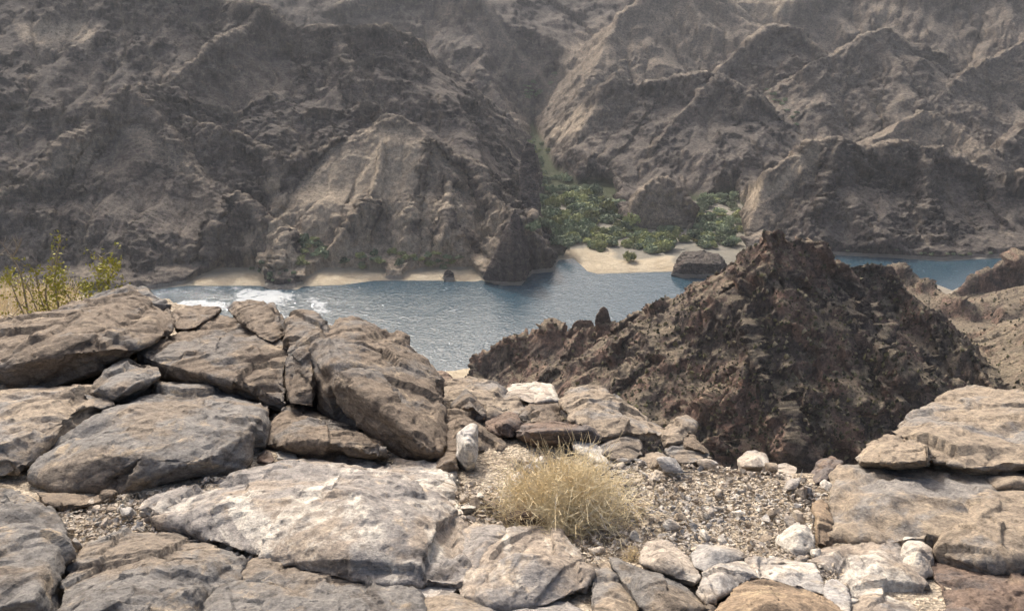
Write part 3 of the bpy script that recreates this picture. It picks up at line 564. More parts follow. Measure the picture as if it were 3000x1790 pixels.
# ------------------------------------------------------------------ boulders
def hull_into(bm, pts):
    vs = [bm.verts.new(p) for p in pts]
    r = bmesh.ops.convex_hull(bm, input=vs)
    junk = [e for e in r['geom_interior']+r['geom_unused'] if isinstance(e, bmesh.types.BMVert)]
    if junk: bmesh.ops.delete(bm, geom=list(set(junk)), context='VERTS')
def with_back(pts, thick=None, shrink=0.28):
    pts = np.array(pts, float); c = pts.mean(0); ext = np.ptp(pts, axis=0)
    t = thick if thick else 0.55*max(ext[0], ext[2])
    d = pts/np.linalg.norm(pts, axis=1)[:, None]
    bk = pts+d*t; bk = bk.mean(0)+(bk-bk.mean(0))*(1-shrink); bk[:, 2] -= 0.06
    return np.vstack([pts, bk])
_seed = [0]
def rock_object(name, hulls, mat, label, cat='boulder', group=None, smooth=1, rough=1.0, vox=None, depth=None, amp=None, flags=None):
    """one rock: hull(s) of its corners, made solid, worn at the edges, then broken up by facets, cracks and grain"""
    if isinstance(hulls[0], tuple): hulls = [hulls]
    bm = bmesh.new(); allp = []
    for h in hulls:
        lift = 0.972 if name == 'flat_rock' else 1.0
        pts = np.array([P(q[0], q[1], q[2]*lift) for q in h]); allp.append(pts); pts = pts.mean(0)+(pts-pts.mean(0))*((1.09 if name == 'flat_rock' else 1.035) if pts[0, 1] < 9 else 1.0); hull_into(bm, with_back(pts, depth))
    bmesh.ops.recalc_face_normals(bm, faces=bm.faces)
    allp = np.vstack(allp); ymin = allp[:, 1].min(); size = float(np.linalg.norm(np.ptp(allp, axis=0)))
    me0 = bpy.data.meshes.new('tmp'); bm.to_mesh(me0); bm.free()
    o = bpy.data.objects.new(name, me0); C.objects.link(o)
    v = vox if vox else max(0.0055, 0.00205*ymin, size/150)
    rm = o.modifiers.new('r', 'REMESH'); rm.mode = 'VOXEL'; rm.voxel_size = v; rm.adaptivity = 0
    sm = o.modifiers.new('s', 'SMOOTH'); sm.factor = 0.5; sm.iterations = smooth
    dg = bpy.context.evaluated_depsgraph_get(); me = bpy.data.meshes.new_from_object(o.evaluated_get(dg)); o.modifiers.clear()
    o.data = me; me.name = name; bpy.data.meshes.remove(me0)
    n = len(me.vertices); co = np.empty(n*3, np.float32); me.vertices.foreach_get('co', co); co = co.reshape(-1, 3)
    nm = np.empty(n*3, np.float32); me.vertex_normals.foreach_get('vector', nm); nm = nm.reshape(-1, 3)
    _seed[0] += 1; sd = _seed[0]*3.7; a = (amp if amp else min(1.0, size/0.9))*rough; k = amp/1.0 if amp and amp > 3 else (0.55+0.45*min(1.0, size/0.9))
    # tilted bedding
    ang = 0.5*math.sin(sd*1.3); ca, sa = math.cos(ang), math.sin(ang)
    q = np.stack([co[:, 0]*ca-co[:, 2]*sa, co[:, 1], (co[:, 0]*sa+co[:, 2]*ca)*1.9], 1)
    d = blocks(q, 0.30*k, 0.7, sd)*0.020*a+blocks(q, 0.11*k, 0.8, sd+5)*0.0105*a+blocks(q, 0.042*k, 0.8, sd+9)*0.0050*a
    if not (amp and amp > 3): d = d*0.5+blocks(q, 0.34*k, 0.9, sd+3)*0.016*a
    d += fbm(q, 0.22*k, 5, 0.6, off=sd)*0.011*a
    cr_ = 1-np.abs(pn(q[:, 0]/(0.42*k)+sd, q[:, 1]/(0.42*k), q[:, 2]/(0.30*k)))*(9+5*pn(q[:, 0]/0.3, q[:, 1]/0.3, q[:, 2]/0.3+sd))
    gate = np.clip(pn(q[:, 0]/(0.5*k)+40, q[:, 1]/(0.5*k)+sd, q[:, 2]/(0.5*k))*5+0.3, 0, 1)
    d -= np.clip(cr_, 0, 1)*gate*0.026*a
    co = co+nm*d[:, None]
    base = np.array((co[:, 0].mean(), co[:, 1].mean(), co[:, 2].min()))
    me.vertices.foreach_set('co', np.ascontiguousarray(co-base, np.float32).ravel())
    me.polygons.foreach_set('use_smooth', np.ones(len(me.polygons), bool)); me.update()
    o.location = base
    me.materials.clear(); me.materials.append(M[mat]); tag(o, label, cat, group)
    return o
B = rock_object
LF = 'jumbled boulders along the left and middle of the overlook'; RT = 'boulders at the right of the overlook'; BT = 'flat slabs along the bottom of the overlook'
B('boulder', [(-430, 1040, 4.1), (80, 985, 4.4), (142, 935, 4.7), (236, 921, 4.8), (320, 905, 4.85), (367, 862, 4.9), (395, 860, 4.9), (420, 880, 4.85), (500, 920, 4.6), (510, 968, 4.3), (452, 1005, 4.1), (407, 1032, 3.95), (0, 1076, 3.7), (85, 1050, 3.72), (209, 980, 3.9), (270, 985, 3.9), (337, 1020, 3.85), (-430, 1140, 3.8), (0, 1150, 3.8), (60, 1172, 3.75), (160, 1112, 3.9), (256, 1105, 3.95), (325, 1080, 3.97)], 'brown', 'long brown boulder with a dark overhung front, below the green bush', group=LF)
B('boulder', [(255, 900, 5.3), (280, 860, 5.5), (340, 845, 5.5), (380, 838, 5.5), (418, 838, 5.5), (465, 868, 5.3), (500, 912, 5.1), (506, 940, 5.0), (300, 930, 5.1), (400, 930, 5.05)], 'grey', 'rounded grey boulder peeking over the long brown one, against the river', group=LF, smooth=9)
B('boulder', [(502, 912, 4.8), (553, 897, 4.9), (606, 900, 4.9), (648, 905, 4.85), (625, 925, 4.7), (573, 958, 4.5), (536, 966, 4.45), (512, 963, 4.45)], 'brown', 'small wedge of brown rock between two cracks, under the white river glare', group=LF)
B('boulder', [(408, 1036, 4.05), (420, 1024, 4.1), (522, 979, 4.35), (639, 916, 4.8), (663, 920, 4.75), (760, 950, 4.5), (840, 985, 4.2), (836, 1059, 3.8), (834, 1180, 3.45), (472, 1062, 3.85), (690, 1118, 3.55), (408, 1060, 4.05), (472, 1102, 3.9), (684, 1145, 3.62), (820, 1205, 3.5)], 'brown', 'broad tilted brown slab with a rounded block lying on its top edge', group=LF)
B('boulder', [(663, 908, 4.85), (683, 884, 4.95), (736, 876, 5.0), (780, 880, 4.95), (805, 884, 4.9), (821, 908, 4.7), (839, 965, 4.3), (833, 981, 4.2), (800, 1003, 4.05), (756, 985, 4.1), (695, 941, 4.45), (720, 915, 4.5), (815, 925, 4.4)], 'brown', 'rounded block lying on the upper edge of the broad tilted slab', group=LF, smooth=8)
B('boulder', [(845, 948, 4.2), (879, 924, 4.35), (899, 927, 4.35), (929, 951, 4.2), (959, 968, 4.1), (916, 991, 3.9), (885, 1039, 3.7), (915, 1106, 3.5), (918, 1187, 3.4), (879, 1183, 3.4), (848, 1177, 3.42), (838, 1113, 3.6), (838, 1039, 3.8), (843, 995, 3.95)], 'brown', 'narrow upright rock wedged in the gap left of the tallest boulder', group=LF)
B('boulder', [[(966, 968, 4.2), (980, 950, 4.25), (1010, 990, 3.85), (1111, 990, 4.0), (1202, 1032, 4.1), (1239, 1052, 4.0), (1256, 1072, 3.95), (1281, 1116, 3.8), (1273, 1136, 3.7), (1293, 1167, 3.55), (1280, 1197, 3.4), (1286, 1254, 3.2), (1296, 1322, 2.95), (1273, 1335, 2.95), (1242, 1340, 2.95), (1138, 1301, 3.12), (1114, 1278, 3.2), (1054, 1241, 3.35), (990, 1217, 3.45), (949, 1204, 3.5), (936, 1187, 3.5), (889, 1039, 3.85), (875, 1005, 4.0), (916, 991, 4.05), (986, 1012, 3.7), (993, 1106, 3.3), (1118, 1177, 3.1), (1131, 1207, 3.05), (1240, 1300, 2.86)],
              [(966, 968, 4.15), (980, 941, 4.3), (1003, 926, 4.35), (1050, 924, 4.4), (1067, 934, 4.4), (1111, 961, 4.35), (1150, 980, 4.3), (1200, 1030, 4.1), (1250, 1060, 3.95), (1180, 1080, 3.72), (1120, 1040, 3.72), (1060, 1010, 3.75), (1000, 1000, 3.8)],
              [(1118, 978, 4.35), (1135, 974, 4.35), (1170, 971, 4.35), (1192, 974, 4.3), (1200, 1032, 4.15), (1150, 1020, 4.1)]], 'brown', 'tallest boulder, a great brown block leaning right in front of the water', group=LF, depth=0.6)
B('boulder', [(835, 1185, 3.45), (855, 1186, 3.5), (919, 1198, 3.5), (950, 1215, 3.45), (1040, 1252, 3.3), (1105, 1289, 3.1), (1138, 1322, 2.95), (1133, 1338, 2.92), (1064, 1334, 2.97), (949, 1337, 2.97), (936, 1350, 2.97), (882, 1350, 2.97), (801, 1322, 3.07), (757, 1298, 3.12), (767, 1254, 3.2), (811, 1210, 3.35), (811, 1308, 2.95), (889, 1288, 2.92), (996, 1301, 2.88), (1128, 1322, 2.84)], 'brown', 'flat-topped wedge of pinkish brown rock at the foot of the tallest boulder', group=LF)
B('boulder', [(332, 1180, 3.55), (458, 1122, 3.85), (507, 1110, 3.9), (651, 1130, 3.75), (748, 1172, 3.58), (776, 1190, 3.48), (774, 1255, 3.2), (745, 1327, 2.95), (724, 1375, 2.8), (627, 1399, 2.74), (480, 1411, 2.71), (362, 1430, 2.66), (181, 1435, 2.64), (108, 1400, 2.72), (100, 1339, 2.9), (165, 1270, 3.1), (241, 1228, 3.3), (394, 1190, 3.25), (448, 1218, 3.1), (552, 1248, 2.95), (640, 1262, 2.9), (731, 1250, 2.95), (300, 1330, 2.72), (600, 1340, 2.7)], 'grey', 'massive grey and brown boulder with a flat top, left of centre', group=LF)
B('boulder', [(337, 1063, 3.85), (371, 1046, 3.95), (425, 1070, 3.85), (468, 1076, 3.8), (470, 1100, 3.65), (425, 1128, 3.5), (334, 1170, 3.35), (303, 1155, 3.4), (266, 1148, 3.45), (280, 1123, 3.6), (300, 1140, 3.38), (400, 1118, 3.45)], 'grey', 'grey block propped under the long brown boulder, beside the dark hollow', group=LF)
B('boulder', [(-430, 1150, 3.7), (0, 1150, 3.68), (60, 1178, 3.6), (162, 1170, 3.6), (235, 1140, 3.7), (295, 1155, 3.5), (325, 1184, 3.4), (240, 1228, 3.2), (157, 1268, 3.0), (110, 1304, 2.9), (92, 1345, 2.85), (60, 1390, 2.75), (0, 1400, 2.75), (-430, 1400, 2.75), (112, 1230, 3.08), (240, 1190, 3.2), (0, 1290, 2.85)], 'tan', 'low pale ledge at the left edge, under the dark hollow', group=LF)
B('boulder', [(240, 1150, 3.45), (268, 1158, 3.42), (330, 1165, 3.4), (334, 1185, 3.32), (300, 1195, 3.25), (262, 1190, 3.28)], 'grey', 'small rounded stone tucked between the grey block and the massive boulder', 'rock', LF)
B('boulder', [(-430, 1425, 2.5), (0, 1435, 2.52), (29, 1437, 2.52), (80, 1452, 2.5), (120, 1487, 2.42), (171, 1534, 2.3), (204, 1574, 2.22), (230, 1615, 2.15), (200, 1680, 2.02), (185, 1790, 1.82), (150, 1850, 1.75), (-430, 1850, 1.7), (0, 1643, 1.93), (62, 1585, 2.03), (120, 1567, 2.07), (182, 1552, 2.13), (100, 1750, 1.7)], 'grey', 'boulder in the bottom left corner with a dark front face', group=LF)
B('rock', [(754, 1340, 2.95), (770, 1318, 3.02), (795, 1318, 3.0), (808, 1345, 2.92), (790, 1357, 2.88), (757, 1350, 2.9)], 'dark', 'small dark stone in the crevice left of the pale chip of rock', 'rock', LF)
B('rock', [(804, 1320, 3.0), (835, 1313, 3.02), (870, 1320, 3.0), (875, 1343, 2.92), (840, 1347, 2.9), (815, 1342, 2.9)], 'white', 'pale chip of rock leaning on the pinkish brown wedge', 'rock', LF, amp=0.4)
B('rock', [(808, 1369, 2.87), (840, 1356, 2.9), (900, 1356, 2.9), (940, 1359, 2.88), (936, 1374, 2.8), (860, 1380, 2.78), (815, 1378, 2.8)], 'grey', 'flat grey stone on the upper left rim of the pale central slab', 'rock', LF)

# slabs along the bottom
B('flat_rock', [(251, 1625, 2.14), (273, 1600, 2.2), (342, 1567, 2.28), (437, 1556, 2.3), (538, 1570, 2.27), (619, 1596, 2.2), (665, 1614, 2.16), (698, 1650, 2.08), (682, 1705, 1.96), (612, 1760, 1.86), (600, 1850, 1.7), (185, 1850, 1.7), (205, 1705, 1.95), (420, 1640, 2.01), (350, 1750, 1.79), (550, 1720, 1.84)], 'grey', 'blue-grey slab at the bottom left with orange crust patches', 'rock', BT)
B('flat_rock', [(712, 1655, 2.08), (750, 1637, 2.12), (828, 1664, 2.06), (889, 1671, 2.04), (1003, 1684, 2.02), (1071, 1701, 1.98), (1172, 1728, 1.92), (1205, 1752, 1.88), (1230, 1850, 1.72), (625, 1850, 1.7), (632, 1770, 1.84), (702, 1710, 1.94), (850, 1740, 1.85), (1000, 1760, 1.82)], 'grey', 'blue-grey slab right of the narrow crack at the bottom edge', 'rock', BT)
B('flat_rock', [(963, 1354, 2.92), (980, 1335, 3.0), (1037, 1334, 3.0), (1104, 1340, 2.98), (1226, 1354, 2.93), (1266, 1371, 2.87), (1290, 1388, 2.8), (1313, 1428, 2.68), (1330, 1465, 2.56), (1340, 1539, 2.36), (1360, 1587, 2.24), (1367, 1660, 2.07), (1350, 1710, 1.98), (1280, 1690, 2.0), (1104, 1694, 2.0), (1037, 1681, 2.02), (956, 1661, 2.06), (875, 1654, 2.08), (820, 1620, 2.15), (740, 1580, 2.25), (640, 1556, 2.3), (500, 1525, 2.38), (436, 1490, 2.46), (500, 1450, 2.57), (580, 1426, 2.66), (690, 1415, 2.7), (784, 1384, 2.8), (900, 1383, 2.8), (1050, 1480, 2.3), (1200, 1550, 2.18), (900, 1450, 2.44), (760, 1500, 2.33), (1030, 1600, 2.1)], 'slab', 'big pale central slab streaked with white', 'rock', BT)
B('flat_rock', [(1385, 1610, 2.18), (1485, 1548, 2.32), (1578, 1545, 2.33), (1640, 1557, 2.29), (1673, 1600, 2.19), (1704, 1640, 2.1), (1722, 1676, 2.03), (1700, 1720, 1.95), (1645, 1745, 1.9), (1600, 1762, 1.87), (1400, 1775, 1.85), (1355, 1720, 1.96), (1500, 1640, 2.03), (1600, 1640, 2.02)], 'slab', 'whitish slab below the dry bush with a groove down its right side', 'rock', BT)
B('flat_rock', [(1240, 1800, 1.8), (1230, 1745, 1.9), (1300, 1722, 1.95), (1380, 1760, 1.87), (1480, 1800, 1.8), (1480, 1850, 1.72), (1240, 1850, 1.72), (1330, 1790, 1.79)], 'tan', 'low tan rock at the bottom edge left of the white cobble', 'rock', BT)
B('flat_rock', [(1878, 1615, 2.17), (1889, 1591, 2.22), (1933, 1584, 2.24), (1974, 1598, 2.2), (2015, 1632, 2.12), (2045, 1665, 2.05), (2050, 1688, 2.0), (2032, 1703, 1.98), (1981, 1693, 1.99), (1926, 1665, 2.04), (1885, 1650, 2.08), (1950, 1640, 2.04)], 'light', 'pale grey slab in the gravel right of the small dry tuft', 'rock', BT)
B('flat_rock', [(1790, 1635, 2.12), (1827, 1639, 2.12), (1896, 1663, 2.06), (1964, 1683, 2.03), (2008, 1710, 1.98), (2049, 1748, 1.92), (2078, 1775, 1.86), (2060, 1830, 1.78), (1913, 1830, 1.75), (1878, 1748, 1.9), (1837, 1710, 1.97), (1810, 1676, 2.02), (1920, 1720, 1.87), (2000, 1770, 1.79)], 'grey', 'long grey rib of rock slanting to the bottom edge', 'rock', BT)
B('flat_rock', [(2060, 1694, 2.03), (2097, 1641, 2.13), (2135, 1634, 2.14), (2162, 1644, 2.12), (2220, 1683, 2.04), (2186, 1700, 2.0), (2145, 1714, 1.97), (2111, 1742, 1.9), (2077, 1762, 1.87), (2047, 1734, 1.92), (2120, 1680, 1.99)], 'light', 'pale slab with a curved crack along its upper edge, near the orange rock', 'rock', BT)
B('flat_rock', [(2020, 1616, 2.16), (2049, 1591, 2.22), (2118, 1596, 2.2), (2169, 1614, 2.16), (2183, 1630, 2.13), (2100, 1634, 2.1), (2066, 1672, 2.03), (2035, 1656, 2.06), (2090, 1615, 2.11)], 'light', 'pale grey rock just above the slab with the curved crack', 'rock', BT)
B('flat_rock', [(2085, 1800, 1.8), (2150, 1725, 1.93), (2200, 1700, 1.98), (2260, 1700, 1.98), (2350, 1715, 1.95), (2420, 1750, 1.88), (2460, 1800, 1.8), (2450, 1850, 1.72), (2080, 1850, 1.72), (2250, 1760, 1.78)], 'orange', 'orange-brown rock at the bottom edge, right of centre', 'rock', BT)
B('rock', [(1482, 1512, 2.42), (1503, 1485, 2.5), (1537, 1485, 2.5), (1602, 1509, 2.43), (1612, 1536, 2.36), (1554, 1540, 2.34), (1475, 1526, 2.38), (1540, 1505, 2.34)], 'dark', 'dark rock half buried at the lower left of the dry bush', 'rock', BT)
B('rock', [(1700, 1770, 1.86), (1715, 1755, 1.9), (1740, 1756, 1.9), (1742, 1785, 1.83), (1720, 1800, 1.8), (1695, 1795, 1.81)], 'white', 'white cobble at the bottom edge between the slabs', 'rock', BT, amp=0.3, smooth=8)

B('flat_rock', [(1352, 1560, 2.3), (1400, 1530, 2.37), (1470, 1545, 2.33), (1490, 1580, 2.25), (1420, 1640, 2.1), (1370, 1690, 2.02), (1355, 1640, 2.12), (1420, 1590, 2.18)], 'slab', 'pale rock joining the central slab to the whitish slab', 'rock', BT)
B('flat_rock', [(1110, 1704, 2.0), (1230, 1712, 1.98), (1340, 1722, 1.96), (1300, 1760, 1.88), (1250, 1800, 1.8), (1215, 1760, 1.88)], 'light', 'thin pale shelf under the lower edge of the central slab', 'rock', BT)
B('flat_rock', [(1490, 1790, 1.84), (1560, 1768, 1.88), (1640, 1760, 1.9), (1700, 1790, 1.84), (1710, 1850, 1.72), (1480, 1850, 1.72), (1600, 1805, 1.78)], 'slab', 'pale rock at the bottom edge just below the whitish slab', 'rock', BT)
B('flat_rock', [(1725, 1650, 2.1), (1785, 1650, 2.1), (1830, 1720, 1.96), (1875, 1770, 1.87), (1880, 1850, 1.72), (1740, 1850, 1.72), (1745, 1730, 1.94), (1800, 1760, 1.85)], 'tan', 'rusty strip of rock left of the long grey rib', 'rock', BT)
B('flat_rock', [(2190, 1640, 2.12), (2280, 1632, 2.14), (2385, 1650, 2.1), (2420, 1740, 1.92), (2350, 1712, 1.97), (2230, 1692, 2.01), (2300, 1665, 2.04)], 'light', 'cream-coloured rock between the white-topped block and the orange rock', 'rock', BT)
B('flat_rock', [(2440, 1700, 2.0), (2485, 1735, 1.93), (2495, 1850, 1.72), (2465, 1850, 1.72), (2430, 1770, 1.86), (2420, 1730, 1.94)], 'white', 'narrow white rock right of the orange one at the bottom edge', 'rock', BT)
B('flat_rock', [(110, 1440, 2.66), (180, 1448, 2.62), (330, 1445, 2.64), (280, 1475, 2.55), (180, 1490, 2.5), (140, 1475, 2.52)], 'brown', 'brown shelf along the foot of the massive left boulder', 'rock', BT)

# right-hand outcrop
B('boulder', [[(3420, 1240, 3.0), (2999, 1221, 3.1), (2938, 1174, 3.4), (2892, 1137, 3.7), (2845, 1130, 3.75), (2794, 1142, 3.65), (2743, 1184, 3.4), (2687, 1212, 3.3), (2622, 1253, 3.1), (2613, 1263, 3.05), (2720, 1290, 2.84), (2740, 1352, 2.66), (2850, 1366, 2.60), (2880, 1376, 2.58), (3000, 1330, 2.7), (3420, 1330, 2.75)],
              [(2515, 1366, 2.86), (2464, 1366, 2.82), (2431, 1416, 2.65), (2431, 1449, 2.6), (2436, 1580, 2.25), (2548, 1551, 2.28), (2613, 1542, 2.28), (2640, 1565, 2.22), (2696, 1565, 2.2), (2729, 1600, 2.13), (2760, 1580, 2.17), (2860, 1463, 2.42), (2924, 1452, 2.47), (3420, 1440, 2.5), (2880, 1420, 2.58), (2725, 1372, 2.76), (2550, 1450, 2.44), (2700, 1470, 2.37)]], 'tan', 'huge tan and grey outcrop at the right edge, layered with an overhanging lip', group=RT, smooth=3, depth=0.7)
B('boulder', [(2600, 1280, 3.0), (2552, 1294, 2.92), (2505, 1340, 2.76), (2520, 1353, 2.68), (2630, 1354, 2.58), (2725, 1352, 2.56), (2738, 1310, 2.68), (2660, 1275, 2.9)], 'tan', 'flat lip of rock jutting over a dark slit, left side of the right outcrop', group=RT)
B('boulder', [(2766, 1611, 2.1), (2872, 1470, 2.42), (2924, 1464, 2.44), (3420, 1458, 2.46), (3420, 1655, 2.0), (2896, 1651, 2.0), (2808, 1639, 2.04), (2766, 1625, 2.08), (2900, 1560, 2.13), (3000, 1580, 2.08)], 'tan', 'block split off the right outcrop by a slanting dark crack', group=RT)
B('boulder', [(2892, 1402, 2.62), (2938, 1390, 2.65), (2975, 1369, 2.7), (3420, 1366, 2.7), (3420, 1452, 2.47), (2924, 1428, 2.52), (2980, 1410, 2.52)], 'tan', 'tan ledge at the right edge, set in a notch of the outcrop', group=RT)
B('boulder', [(2285, 1565, 2.28), (2315, 1532, 2.36), (2357, 1528, 2.37), (2386, 1523, 2.38), (2386, 1588, 2.2), (2362, 1616, 2.15), (2334, 1625, 2.13), (2287, 1597, 2.2), (2340, 1560, 2.2)], 'white', 'smooth white-topped block left of the tan upright sliver', group=RT, amp=0.45)
B('rock', [(2384, 1475, 2.5), (2400, 1463, 2.55), (2432, 1470, 2.5), (2440, 1585, 2.2), (2420, 1596, 2.18), (2396, 1590, 2.18), (2394, 1520, 2.32)], 'orange', 'narrow upright tan sliver against the right outcrop', 'rock', RT)
B('boulder', [(2390, 1665, 2.06), (2410, 1625, 2.15), (2473, 1598, 2.2), (2548, 1571, 2.26), (2613, 1562, 2.27), (2640, 1580, 2.23), (2645, 1658, 2.06), (2715, 1728, 1.92), (2761, 1850, 1.72), (2500, 1850, 1.72), (2490, 1728, 1.93), (2560, 1640, 2.04), (2600, 1740, 1.83)], 'slab', 'pale grey slab below the right outcrop with white patches', group=RT)
B('boulder', [(2648, 1574, 2.22), (2700, 1574, 2.22), (2727, 1610, 2.13), (2732, 1681, 2.0), (2672, 1700, 1.97), (2650, 1649, 2.05), (2690, 1620, 2.05)], 'light', 'small pale block filling the gap below the right outcrop', group=RT)
B('boulder', [(2738, 1640, 2.1), (2808, 1650, 2.08), (2901, 1664, 2.05), (3420, 1668, 2.03), (3420, 1850, 1.72), (2790, 1850, 1.72), (2800, 1740, 1.92), (2743, 1685, 2.0), (2900, 1740, 1.84)], 'dark', 'dark brown rock in the bottom right corner under the split block', group=RT)
B('boulder', [(2371, 1384, 2.85), (2399, 1356, 2.95), (2436, 1339, 3.0), (2469, 1353, 2.9), (2450, 1379, 2.8), (2431, 1402, 2.72), (2389, 1421, 2.68), (2420, 1375, 2.76)], 'dark', 'dark brown rock standing against the left foot of the right outcrop', group=RT)

# rubble pile in the middle
MD = 'rubble pile behind the dry bush'
B('boulder', [(1271, 1087, 4.3), (1298, 1087, 4.3), (1328, 1094, 4.25), (1335, 1114, 4.15), (1325, 1121, 4.1), (1301, 1131, 4.05), (1277, 1127, 4.05)], 'dark', 'dark squared block on top of the pile beside the sliver of beach', 'rock', MD, amp=0.4)
B('boulder', [(1277, 1134, 4.0), (1335, 1118, 4.2), (1382, 1116, 4.2), (1436, 1127, 4.1), (1470, 1148, 3.9), (1520, 1171, 3.75), (1550, 1186, 3.7), (1523, 1212, 3.55), (1470, 1207, 3.5), (1420, 1229, 3.42), (1300, 1200, 3.62)], 'tan', 'broad tan rock at the back of the pile behind the triangular one', 'rock', MD)
B('boulder', [(1318, 1192, 3.6), (1348, 1151, 3.75), (1365, 1136, 3.8), (1389, 1151, 3.75), (1429, 1208, 3.5), (1422, 1229, 3.42), (1395, 1225, 3.42), (1345, 1198, 3.5), (1385, 1190, 3.38)], 'brown', 'triangular brown rock with a pointed top in the pile', 'rock', MD)
B('boulder', [(1291, 1204, 3.5), (1335, 1200, 3.52), (1358, 1210, 3.5), (1402, 1237, 3.35), (1429, 1261, 3.25), (1490, 1308, 3.1), (1463, 1322, 3.05), (1402, 1301, 3.05), (1342, 1322, 3.0), (1294, 1322, 3.0), (1287, 1252, 3.2), (1360, 1240, 3.18)], 'brown', 'humped brown rock above the pale upright stone', 'rock', MD)
B('rock', [(1342, 1266, 3.0), (1368, 1245, 3.05), (1392, 1242, 3.05), (1399, 1313, 2.9), (1392, 1353, 2.83), (1368, 1363, 2.8), (1335, 1330, 2.87), (1345, 1299, 2.9), (1370, 1300, 2.82)], 'white', 'pale grey upright stone at the front of the pile', 'rock', MD, amp=0.4)
B('rock', [(1267, 1370, 2.8), (1281, 1340, 2.9), (1308, 1323, 2.95), (1345, 1326, 2.93), (1345, 1373, 2.78), (1311, 1383, 2.76), (1320, 1350, 2.77)], 'brown', 'small brown stone left of the pale upright one', 'rock', MD)
B('rock', [(1288, 1382, 2.78), (1311, 1370, 2.83), (1342, 1375, 2.8), (1345, 1404, 2.71), (1325, 1421, 2.66), (1298, 1402, 2.7), (1318, 1390, 2.69)], 'grey', 'round grey stone at the upper right rim of the central slab', 'rock', MD, smooth=8)
B('boulder', [(1470, 1148, 4.0), (1503, 1124, 4.2), (1571, 1119, 4.25), (1614, 1131, 4.1), (1641, 1175, 3.8), (1604, 1175, 3.75), (1554, 1181, 3.7), (1520, 1168, 3.75), (1560, 1150, 3.88)], 'light', 'pale pinkish slab at the top of the pile, below the dark ridge', 'rock', MD, amp=0.4)
B('boulder', [(1523, 1214, 3.6), (1554, 1185, 3.7), (1638, 1179, 3.7), (1658, 1232, 3.4), (1604, 1239, 3.35), (1537, 1242, 3.32), (1590, 1200, 3.48)], 'brown', 'rough brown rock under the pale pinkish slab', 'rock', MD, rough=1.5)
B('boulder', [(1419, 1234, 3.4), (1486, 1205, 3.5), (1518, 1210, 3.48), (1535, 1242, 3.3), (1503, 1282, 3.15), (1463, 1279, 3.15), (1429, 1254, 3.25), (1480, 1240, 3.18)], 'dark', 'craggy dark rock in the middle of the pile', 'rock', MD, rough=1.5)
B('boulder', [(1503, 1262, 3.2), (1554, 1241, 3.3), (1621, 1231, 3.35), (1746, 1254, 3.25), (1749, 1282, 3.15), (1736, 1296, 3.1), (1604, 1299, 3.1), (1550, 1296, 3.12), (1560, 1265, 3.03), (1720, 1262, 3.06)], 'dark', 'long flat brown slab just behind the dry bush', 'rock', MD)
B('boulder', [(1645, 1167, 3.7), (1665, 1141, 3.9), (1699, 1124, 4.05), (1746, 1126, 4.05), (1790, 1151, 3.85), (1840, 1188, 3.65), (1908, 1229, 3.4), (1948, 1252, 3.3), (1935, 1279, 3.15), (1891, 1282, 3.14), (1840, 1281, 3.14), (1755, 1286, 3.12), (1705, 1251, 3.2), (1668, 1232, 3.25), (1720, 1180, 3.42), (1830, 1215, 3.28)], 'tan', 'large slanting tan boulder sloping down to the right, biggest of the pile', 'rock', MD)
B('boulder', [(1753, 1309, 3.1), (1780, 1282, 3.2), (1817, 1259, 3.3), (1840, 1266, 3.25), (1874, 1299, 3.1), (1881, 1330, 2.98), (1854, 1350, 2.9), (1790, 1343, 2.92), (1766, 1330, 2.95), (1815, 1300, 3.0)], 'grey', 'grey peaked rock right of the dry bush', 'rock', MD)
B('rock', [(1678, 1293, 3.12), (1705, 1286, 3.15), (1753, 1316, 3.05), (1780, 1353, 2.9), (1786, 1367, 2.85), (1753, 1353, 2.88), (1705, 1330, 2.95), (1682, 1309, 3.0)], 'white', 'white rock showing behind the upper right of the dry bush', 'rock', MD, amp=0.4)
B('boulder', [(1939, 1248, 3.35), (1959, 1231, 3.4), (1999, 1221, 3.5), (2036, 1241, 3.4), (2026, 1268, 3.25), (1993, 1295, 3.1), (1952, 1298, 3.08), (1990, 1255, 3.23)], 'tan', 'rounded tan rock against the dark ridge, right end of the pile', 'rock', MD)
B('rock', [(1993, 1273, 3.25), (2033, 1273, 3.25), (2084, 1329, 3.0), (2053, 1322, 2.98), (2006, 1304, 3.02), (2035, 1295, 3.05)], 'brown', 'thin leaning brown rock with a sloping right edge', 'rock', MD, amp=0.4)
B('rock', [(1949, 1317, 3.05), (2009, 1304, 3.12), (2053, 1320, 3.05), (2087, 1339, 2.95), (2040, 1352, 2.88), (1999, 1359, 2.85), (1969, 1339, 2.92)], 'grey', 'flat grey slab lying below the thin leaning rock', 'rock', MD, amp=0.5)
B('rock', [(2161, 1345, 2.98), (2185, 1322, 3.05), (2212, 1315, 3.08), (2242, 1329, 3.03), (2259, 1362, 2.9), (2222, 1369, 2.85), (2171, 1366, 2.86), (2212, 1338, 2.91)], 'light', 'rounded pale rock on the far rim of the gravel', 'rock', MD, amp=0.35, smooth=8)
B('rock', [(2262, 1379, 2.85), (2276, 1359, 2.92), (2303, 1352, 2.95), (2340, 1366, 2.9), (2336, 1382, 2.83), (2323, 1406, 2.75), (2282, 1399, 2.75)], 'light', 'pale rock between the rounded pale one and the dark brown one', 'rock', MD, amp=0.4)
B('rock', [(2036, 1413, 2.74), (2050, 1399, 2.8), (2073, 1401, 2.8), (2104, 1409, 2.77), (2107, 1426, 2.7), (2087, 1440, 2.65), (2043, 1436, 2.65)], 'brown', 'rounded brown stone lying alone on the gravel', 'rock', MD, amp=0.35, smooth=8)
